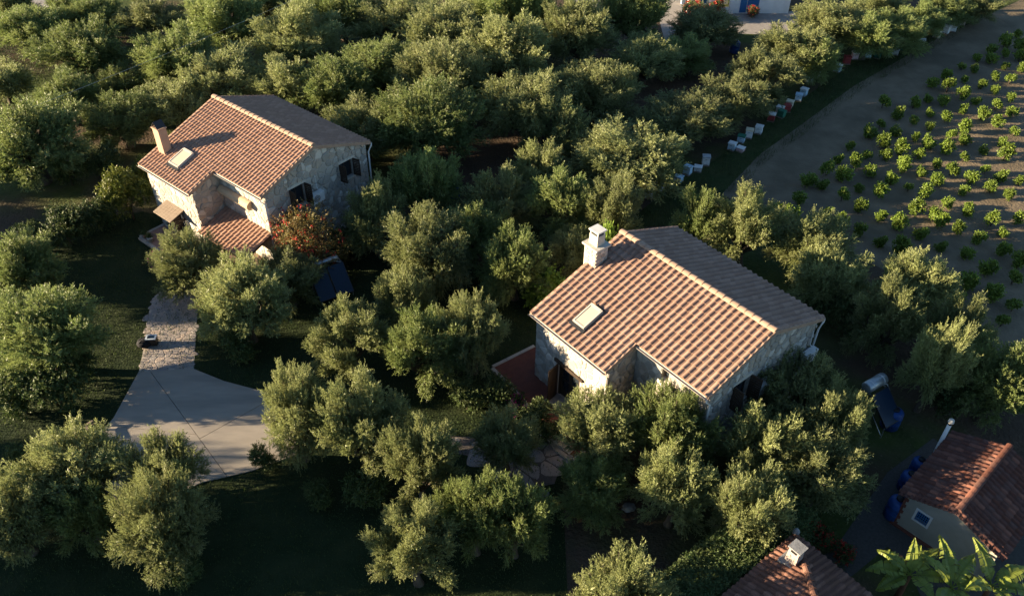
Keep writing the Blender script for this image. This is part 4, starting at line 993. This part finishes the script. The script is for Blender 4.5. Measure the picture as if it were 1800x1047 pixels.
fb = [(665,320),(820,290),(910,325),(1080,300),(1160,325),(1225,270),(1305,305),(1430,350),(1550,340),(1185,352),(430,315),(500,335),(730,360),(820,400),(1000,370),(1270,390),(1485,400),(1100,410),(915,445),(1370,435),(1195,465),(1480,490),(1310,505),(1560,540),(1000,490),(1400,570),(1320,640),(1530,620),(1430,690),(1530,740),(1270,710),(600,392),(1480,810)]
FPX = [(1200 + x / 2.992, y / 2.992) for x, y in fa] + [(1200 + x / 2.617, 250 + y / 2.617) for x, y in fb]
FW = sorted([(tuple(gnd(x, y, .55)[:2]), (x, y)) for x, y in FPX], key=lambda q: -q[0][1])
rows = []; 
for q in FW:
    if not rows or rows[-1][0][0][1] - q[0][1] > 2.4: rows.append([])
    rows[-1].append(q)
for ri, row in enumerate(rows):
    row.sort(key=lambda q: q[1][0])
    for ci, (w_, p_) in enumerate(row):
        rng = random.Random(ri * 100 + ci); s = rng.uniform(.5, .86)
        grow('field_bush', FB, rng.randrange(5), w_, rng.uniform(0, 6.28), (s, s, s * rng.uniform(.95, 1.25)), f'young field bush, {ordn(ci)} from left in the {ordn(ri)} row from far end', 'bush', 'young bushes planted in the field', ('stem', 'foliage'))

# ------------------------------------------------------------------ beehives along the grove edge
HC = dict(white=(.7, .7, .68), cream=(.66, .58, .42), grey=(.42, .43, .44), red=(.26, .035, .035), green=(.03, .16, .1), dark=(.02, .1, .07), blue=(.42, .56, .66), pink=(.62, .42, .42))
HM = {k: mat('hive_' + k, c, .7, col2=tuple(x * .72 for x in c), scale=5, bump=.15, bscale=30) for k, c in HC.items()}
HIVES = [(1141, 338, 'blue', 'white', 1.25), (1160, 326, 'grey', 'white', 1.1), (1173, 320, 'grey', 'red', .9), (1193, 314, 'blue', 'blue', .7), (1209, 299, 'blue', 'blue', 1.0), (1227, 296, 'white', 'white', .55),
 (1241, 282, 'white', 'grey', 1.15), (1287, 257, 'blue', 'white', .9), (1302, 262, 'pink', 'white', .5), (1303, 244, 'blue', 'green', .9), (1317, 235, 'white', 'cream', 1.15), (1334, 228, 'white', 'white', 1.0),
 (1356, 206, 'red', 'white', 1.0), (1371, 193, 'white', 'white', .9), (1374, 200, 'green', 'green', .9), (1383, 190, 'red', 'red', .95), (1388, 183, 'cream', 'cream', .9),
 (1404, 171, 'blue', 'blue', .9), (1413, 162, 'blue', 'white', 1.0), (1424, 139, 'white', 'white', .85), (1434, 132, 'cream', 'white', 1.0), (1473, 120, 'blue', 'white', 1.0), (1489, 106, 'red', 'red', 1.1),
 (1503, 98, 'pink', 'white', 1.0), (1526, 96, 'blue', 'white', .95), (1543, 97, 'dark', 'dark', .9), (1561, 92, 'green', 'white', 1.15), (1574, 91, 'grey', 'grey', .9), (1590, 84, 'green', 'green', 1.1),
 (1610, 75, 'cream', 'cream', 1.1), (1620, 75, 'cream', 'white', 1.0), (1648, 60, 'cream', 'cream', 1.2), (1664, 52, 'white', 'white', 1.35), (1676, 50, 'white', 'white', 1.0), (1683, 41, 'white', 'green', 1.25), (1692, 39, 'pink', 'pink', 1.0), (1693, 32, 'white', 'white', 1.1), (1702, 33, 'grey', 'grey', .9), (1737, 12, 'white', 'white', 1.3), (1733, 20, 'white', 'grey', .6)]
NMC = dict(white='white', cream='cream', grey='grey', red='red', green='green', dark='dark green', blue='pale blue', pink='pale pink')
_hm = {}
def hive_meshes(body, lid):
    if (body, lid) in _hm: return _hm[(body, lid)]
    b = MB(); b.box((-.25, -.21, .08), (.25, .21, .30)); b.box((-.245, -.205, .305), (.245, .205, .54))
    l = MB(); l.box((-.28, -.24, .545), (.28, .24, .62)); l.box((-.27, -.23, .62), (.27, .23, .632))
    f = MB(); f.box((-.26, -.32, .05), (.26, .22, .075)); f.box((-.24, -.2, -.02), (-.18, .2, .05)); f.box((.18, -.2, -.02), (.24, .2, .05))
    e = MB(); e.box((-.14, -.216, .085), (.14, -.208, .11)); e.box((-.07, -.214, .42), (.07, -.2055, .445))
    _hm[(body, lid)] = [('hive_body', b.mesh('hive_body', HM[body])), ('lid', l.mesh('lid', HM[lid])), ('floor_board', f.mesh('floor_board', 'wood')), ('entrance', e.mesh('entrance', 'lidblack'))]
    return _hm[(body, lid)]
for i, (x, y, b, l, s) in enumerate(HIVES):
    rng = random.Random(i); P = gnd(x, y, .3 * s)
    lb = f'{NMC[b]} wooden beehive with {NMC[l]} lid, {ordn(i)} from the near end of the row'
    t = tag(empty('beehive', (P[0], P[1], 0), rng.uniform(-.9, .1), (.98, .98, 1.0 * s)), lb, 'beehive', 'beehives along the grove edge')
    for nm, me in hive_meshes(b, l): link(nm, me, t)

# ------------------------------------------------------------------ solar water heaters
def solar(name, loc, rz, npan, label, tank_r=.25, tank_len=1.2, tall=.4, pw=1.0, ph=1.9):
    t = tag(empty(name, (loc[0], loc[1], 0), rz), label, 'water heater'); ang = R(42); c, s = math.cos(ang), math.sin(ang)
    # local +x along panels, front is -y
    W = npan * (pw + .04); T = Matrix.Translation((0, 0, tall)) @ Matrix.Rotation(ang, 4, 'X')
    for i in range(npan):
        x0 = -W / 2 + i * (pw + .04)
        p = MB().box((x0, 0, 0), (x0 + pw, ph, .075), T).build('panel_frame', 'dark_metal', t)
        MB().box((x0 + .04, .04, .076), (x0 + pw - .04, ph - .04, .084), T).build('glass', 'panel', p)
        g = MB()
        for a in ((x0, 0, x0 + .035, ph), (x0 + pw - .035, 0, x0 + pw, ph), (x0 + .035, 0, x0 + pw - .035, .035), (x0 + .035, ph - .035, x0 + pw - .035, ph)): g.box((a[0], a[1], .076), (a[2], a[3], .095), T)
        g.build('rim', 'dark_metal', p)
    yb, zb = ph * c, tall + ph * s
    for x in (-W / 2 + .08, W / 2 - .12):
        MB().box((x, yb - .02, 0), (x + .04, yb + .02, zb)).build('leg', 'metal', t); MB().box((x, .03, 0), (x + .04, .07, tall)).build('leg', 'metal', t)
        g = MB(); g.tube([(x + .02, .05, .1), (x + .02, yb, zb * .7)], .016, 6); g.build('strut', 'metal', t)
        MB().box((x, yb, zb - .04), (x + .04, yb + .55, zb)).build('tank_bracket', 'metal', t)
    K = tank_len / 2
    tk = MB().tube([(-K - .05, yb + .3, zb + tank_r), (-K, yb + .3, zb + tank_r), (K, yb + .3, zb + tank_r), (K + .05, yb + .3, zb + tank_r)], [tank_r * .82, tank_r, tank_r, tank_r * .82], 24).build('tank', 'metal', t, True)
    for x in (-K * .6, K * .6): MB().tube([(x - .02, yb + .3, zb + tank_r), (x + .02, yb + .3, zb + tank_r)], tank_r + .008, 24).build('band', 'white', tk)
    MB().tube([(K * .6, yb + .2, zb + .1), (K + .16, yb + .1, zb - .05), (K + .1, yb - .15, zb - .2), (W / 2 - .1, yb - .1, zb - .05)], .025, 6).build('hose', 'white', t, True)
    return t
solar('water_heater', (-9.45, 34.55), R(31), 2, 'solar water heater with two blue panels beside the left house', .16, 1.5, .25, .95, 1.75)
sw = g2(1556, 690, 1.6)
solar('water_heater', (sw[0] + .25, sw[1] - 1.1), R(33), 1, 'solar water heater with a grey tank on a stand behind the shed', .27, 1.15, .75, 1.15, 1.6)

# ------------------------------------------------------------------ blue barrels
def barrel(x, y, label, r=.33, h=1.05, z=0.0):
    P = gnd(x, y, z); t = tag(empty('blue_barrel', (P[0], P[1], z)), label, 'barrel', 'blue plastic barrels')
    MB().lathe([(r * .9, 0), (r, .05), (r, h * .32), (r * 1.03, h * .34), (r, h * .36), (r, h * .64), (r * 1.03, h * .66), (r, h * .68), (r * .98, h * .88), (r * .75, h * .96), (r * .45, h)], k=24).build('drum', 'barrel', t, True)
    MB().lathe([(r * .42, h), (r * .42, h + .07), (r * .36, h + .09)], k=18).build('lid', 'lidblack', t, True)
barrel(1568, 906, 'largest blue barrel against the shed corner', .38, 1.15)
barrel(1590, 858, 'second blue barrel behind the shed corner', .36, 1.0)
barrel(1608, 832, 'shaded barrel farthest along the shed wall', .33, .95)
barrel(1562, 748, 'blue barrel under the water heater stand', .42, 1.1)
barrel(797, 346, 'blue barrel half hidden behind the upright olive', .4, 1.1)
barrel(1290, 92, 'blue barrel under the trees near the white house', .4, 1.0)
barrel(1086, 112, 'blue barrel on the bare soil below the lane', .35, .9)

# ------------------------------------------------------------------ banana plants
def banana(loc, rz, label, leaves, h=1.6):
    t = tag(empty('banana_plant', (loc[0], loc[1], 0), rz), label, 'banana plant', 'banana plants by the shed')
    MB().tube([(0, 0, -.05), (.02, 0, h * .5), (.05, .03, h)], [.13, .11, .07], 10).build('stem', 'banana_dry', t, True)
    rs = random.Random(label)
    for (az, el, L, W, dry) in leaves:
        L *= 1.1; W *= 1.6
        n = 22; az = R(az); el = R(el); g = MB(); p = Vector((.05, .03, h)); d = Vector((math.cos(az) * math.cos(el), math.sin(az) * math.cos(el), math.sin(el)))
        spine = [p.copy()]; dd = d.copy()
        for k in range(n): spine.append(spine[-1] + dd * (L / n)); dd = (dd + Vector((0, 0, -.055 if not dry else -.11))).normalized()
        sd = Vector((-math.sin(az), math.cos(az), 0)); vs_ = []
        for sg in (-1, 1):
            k = 3
            while k < n:
                step = rs.choice((1, 1, 2, 3)); k2 = min(k + step, n)
                wf = lambda q: W * .5 * max(.05, math.sin(math.pi * min(1, (q - 2.2) / (n - 1.6)) ** .75)) 
                fold = .28 + rs.uniform(-.1, .16); o1 = sd * sg * wf(k) ; o2 = sd * sg * wf(k2) 
                e1 = o1 + Vector((0, 0, wf(k) * fold)); e2 = o2 * rs.uniform(.85, 1.0) + Vector((0, 0, wf(k2) * (fold + rs.uniform(-.12, .05)))) + (spine[k2] - spine[k]) * rs.uniform(-.25, .0)
                m1 = e1 * .55 + Vector((0, 0, .02)); m2 = e2 * .55 + Vector((0, 0, .02))
                tip = Vector((0, 0, -rs.uniform(.04, .18) * W))
                g.face([spine[k], m1 + spine[k], m2 + spine[k2], spine[k2]]); g.face([m1 + spine[k], e1 + spine[k] + tip, e2 + spine[k2] + tip, m2 + spine[k2]])
                k = k2
        lf = g.build('leaf', 'banana_dry' if dry else 'banana', t)
        m = MB(); m.tube(spine, [.028 - .02 * k / n for k in range(n + 1)], 5); m.build('midrib', 'banana', lf, True)
bp = g2(1597, 1012, 1.7); bp2 = g2(1672, 1035, 1.7); bp3 = g2(1745, 1030, 1.7)
banana(bp, 0, 'banana plant left of the others with a dry brown leaf', [(175, 35, 1.6, .42, 0), (150, 50, 1.4, .38, 0), (80, 68, 1.3, .34, 0), (35, 40, 1.6, .4, 0), (-10, 30, 1.4, .36, 0), (200, 20, 1.4, .4, 0), (125, 45, 1.4, .3, 1), (290, 40, 1.2, .38, 0), (60, 62, 1.1, .3, 0)], 1.75)
banana(bp2, .6, 'banana plant in the middle of the clump', [(60, 55, 1.8, .42, 0), (10, 48, 1.6, .4, 0), (110, 60, 1.5, .36, 0), (190, 40, 1.5, .42, 0), (250, 35, 1.3, .4, 0), (330, 35, 1.4, .4, 0)], 1.7)
banana(bp3, 1.4, 'banana plant at the right below the shed roof edge', [(30, 60, 1.7, .42, 0), (300, 40, 1.7, .45, 0), (120, 50, 1.5, .4, 0), (200, 40, 1.4, .4, 0), (265, 30, 1.6, .42, 0)], 1.65)

# ------------------------------------------------------------------ utility pole and overhead wire
pp = g2(638, 66)
pole = tag(empty('utility_pole', (pp[0], pp[1], 0)), 'thin wooden utility pole rising among the olives at the top edge', 'pole')
MB().tube([(0, 0, -.2), (0, 0, 4), (0, 0, 7.2)], [.13, .11, .09], 10).build('post', 'wood', pole, True)
MB().box((-.6, -.05, 6.8), (.6, .05, 6.92)).build('cross_arm', 'wood', pole)
for x in (-.5, 0, .5): MB().lathe([(.04, 0), (.055, .04), (.03, .09), (.05, .12), (.02, .17)], (x, 0, 6.92), 10).build('insulator', 'white', pole, True)
wa = Vector(gnd(632, 14, 6.9)); wa = Vector((pp[0], pp[1], 5.6)); wb = Vector(gnd(13, 190, 5.0)); ext = wb + (wb - wa) * .6
mb = MB(); N = 24; pts = []
for k in range(N + 1):
    t_ = k / N; p = wa.lerp(ext, t_); p.z -= .55 * 4 * t_ * (1 - t_); pts.append(p)
tag(mb.tube(pts, .010, 5).build('overhead_wire', 'metal'), 'thin overhead wire running left from the utility pole', 'wire')

# ------------------------------------------------------------------ small things in the garden
P = gnd(257, 607); bag = tag(empty('backpack', (P[0], P[1], .05), .4), 'black backpack lying on the flagstone path edge', 'backpack')
g = MB(); rs = random.Random(2); K = 12
prof = [(.0, .0), (.30, .02), (.36, .12), (.34, .24), (.22, .33), (.0, .36)]
for r_, z in prof:
    for j in range(K):
        a = 2 * math.pi * j / K; q = 1 + .08 * math.sin(3 * a + z * 9); g.v.append((max(r_, .01) * 1.25 * q * math.cos(a), max(r_, .01) * .85 * q * math.sin(a), z))
for i in range(len(prof) - 1):
    for j in range(K): g.f.append((i * K + j, i * K + (j + 1) % K, (i + 1) * K + (j + 1) % K, (i + 1) * K + j))
g.build('body', 'cloth', bag, True)
for y in (-.12, .12): MB().tube([(-.3, y, .3), (-.1, y, .42), (.15, y, .4), (.34, y, .22)], .025, 6).build('strap', 'cloth', bag, True)
P = gnd(268, 600, .2); cs = tag(empty('equipment_case', (P[0], P[1], .05), .1), 'black case with a pale grey frame lid beside the backpack', 'case')
MB().box((-.24, -.17, 0), (.24, .17, .42)).build('case_body', 'lidblack', cs)
g = MB()
for a in ((-.26, -.19, .26, -.12), (-.26, .12, .26, .19), (-.26, -.12, -.18, .12), (.18, -.12, .26, .12)): g.box((a[0], a[1], .421), (a[2], a[3], .47))
g.build('lid_frame', 'silver', cs)
MB().box((-.18, -.12, .422), (.18, .12, .44)).build('lid_panel', 'panel', cs)
def timber(pxs, label):
    W_ = [Vector((*g2(x, y, .35), .0)) for x, y in pxs]; o = W_[0]; t = tag(empty('timber_frame', tuple(o)), label, 'frame')
    for a, b in zip(W_[:-1], W_[1:]):
        d = (b - a).normalized(); n = Vector((-d.y, d.x, 0)) * .05; a_ = a - o - d * .04; b_ = b - o + d * .04
        g = MB(); g.prism([tuple(a_ - n + Vector((0, 0, .32))), tuple(b_ - n + Vector((0, 0, .32))), tuple(b_ + n + Vector((0, 0, .32))), tuple(a_ + n + Vector((0, 0, .32)))], (0, 0, .1)); g.build('rail', 'wood', t)
    for a in W_: q = a - o; MB().box((q.x - .05, q.y - .05, -.02), (q.x + .05, q.y + .05, .318)).build('post', 'wood', t)
timber([(57, 797), (58, 789), (98, 769), (113, 789)], 'low grey timber frame left of the lower driveway')
timber([(157, 762), (151, 748), (162, 741)], 'second short timber frame nearer the driveway')
def pot(x, y, label, r=.16, h=.28, m='chimney', z=.14, pm='shrub'):
    P = gnd(x, y, z); t = tag(empty('plant_pot', (P[0], P[1], z)), label, 'plant pot')
    MB().lathe([(r * .7, 0), (r * .95, h * .8), (r * 1.08, h * .82), (r * 1.08, h), (r * .9, h), (r * .88, h * .9)], k=16).build('pot', m, t, True)
    rs = np.random.RandomState(int(x)); n = 60; u = unit(rs.normal(0, 1, (n, 3)) + np.array([0, 0, 1.])); st = u * .03 + np.array([0, 0, h])
    link('plant', quad_mesh('plant', shoots(rs, st, u, u, 6, (.12, .3), (.06, .1), (.03, .05)), pm), t)
pot(265, 424, 'white plant pot on the left house terrace', m='white'); pot(256, 417, 'small clay pot at the corner of the left house terrace', .13, .24)
pot(303, 402, 'clay pot beside the left house door', .15, .3); pot(983, 752, 'pale pot at the end of the brick terrace', .18, .3, 'dressed')
for i, (x, y) in enumerate([(968, 770), (979, 778), (988, 786)]):
    P = gnd(x, y); T = Matrix.Translation((P[0], P[1], 0)) @ Matrix.Rotation(-.7, 4, 'Z')
    tag(MB().box((-.55, -.2, 0.03), (.55, .2, .36 - .1 * i), T).build('stone_step', 'kerb'), f'pale stone step, {("top", "middle", "bottom")[i]} one of three below the brick terrace', 'step', 'garden steps')
rk = random.Random(9)
for i, (x, y, s, lb) in enumerate([(1105, 893, .3, 'rounded grey stone under the olives above the hedge'), (1000, 805, .22, 'small pale stone beside the stone path'), (958, 868, .2, 'small stone on the lawn below the stone path')]):
    P = gnd(x, y); g = MB(); K = 9
    for r_, z in ((.9, -.05), (1.0, .12), (.85, .3), (.45, .42)):
        for j in range(K): a = 2 * math.pi * j / K; q = 1 + .2 * rk.uniform(-1, 1); g.v.append((r_ * s * q * math.cos(a), r_ * s * .8 * q * math.sin(a), z * s * 1.6))
    for q_ in range(3):
        for j in range(K): g.f.append((q_ * K + j, q_ * K + (j + 1) % K, (q_ + 1) * K + (j + 1) % K, (q_ + 1) * K + j))
    g.f.append(tuple(3 * K + j for j in range(K))); o = g.build('boulder', 'rockgrey', None); o.location = (P[0], P[1], 0); tag(o, lb, 'stone')

# ------------------------------------------------------------------ grass
def grass(name, poly, n, seed, label, hgt=(.05, .16), keep=None):
    rs = np.random.RandomState(seed); xs = [p[0] for p in poly]; ys = [p[1] for p in poly]
    p = np.stack([rs.uniform(min(xs), max(xs), n * 2), rs.uniform(min(ys), max(ys), n * 2), np.zeros(n * 2)], 1)
    pa = np.array(poly); ins = np.zeros(len(p), bool); k = len(pa)
    for i in range(k):
        a = pa[i]; b = pa[(i + 1) % k]; c = (a[1] > p[:, 1]) != (b[1] > p[:, 1])
        with np.errstate(divide='ignore', invalid='ignore'): xx = (b[0] - a[0]) * (p[:, 1] - a[1]) / (b[1] - a[1]) + a[0]
        ins ^= c & (p[:, 0] < xx)
    cl = np.sin(p[:, 0] * 1.7 + 3 * np.sin(p[:, 1] * .9)) * np.sin(p[:, 1] * 1.3 + 2 * np.sin(p[:, 0] * .7)); ins &= rs.uniform(-1.2, 1, len(p)) < cl + .2
    if keep is not None: ins &= keep(p)
    p = p[ins][:n]; m = len(p); d = unit(rs.normal(0, .35, (m, 3)) + np.array([0, 0, 1.])); ln = rs.uniform(hgt[0], hgt[1], m)
    tag(link(name, quad_mesh(name, leaf_quads(p, d, unit(rs.normal(0, 1, (m, 3))), ln, rs.uniform(.015, .035, m)), 'grass')), label, kind='stuff')
def off_drive(p):
    ok = np.ones(len(p), bool)
    for i in range(len(p)): ok[i] = not inside(DRIVE, p[i, 0], p[i, 1])
    return ok
grass('lawn_grass', LAWN, 60000, 1, 'short lawn grass round the houses', keep=off_drive)
VG2 = px([(1080, 408), (1150, 352), (1235, 296), (1330, 230), (1500, 112), (1640, 62), (1735, 20), (1800, -8), (1655, 78), (1515, 160), (1418, 234), (1350, 284), (1285, 352), (1225, 405)])
grass('verge_grass', VG2, 60000, 2, 'rough grass on the verge between hives and field', (.15, .5))
grass('meadow_grass', px([(-40, 60), (260, 10), (300, 120), (100, 220), (-40, 230)]), 40000, 3, 'rough grass under the olive trees at the top left', (.08, .25))
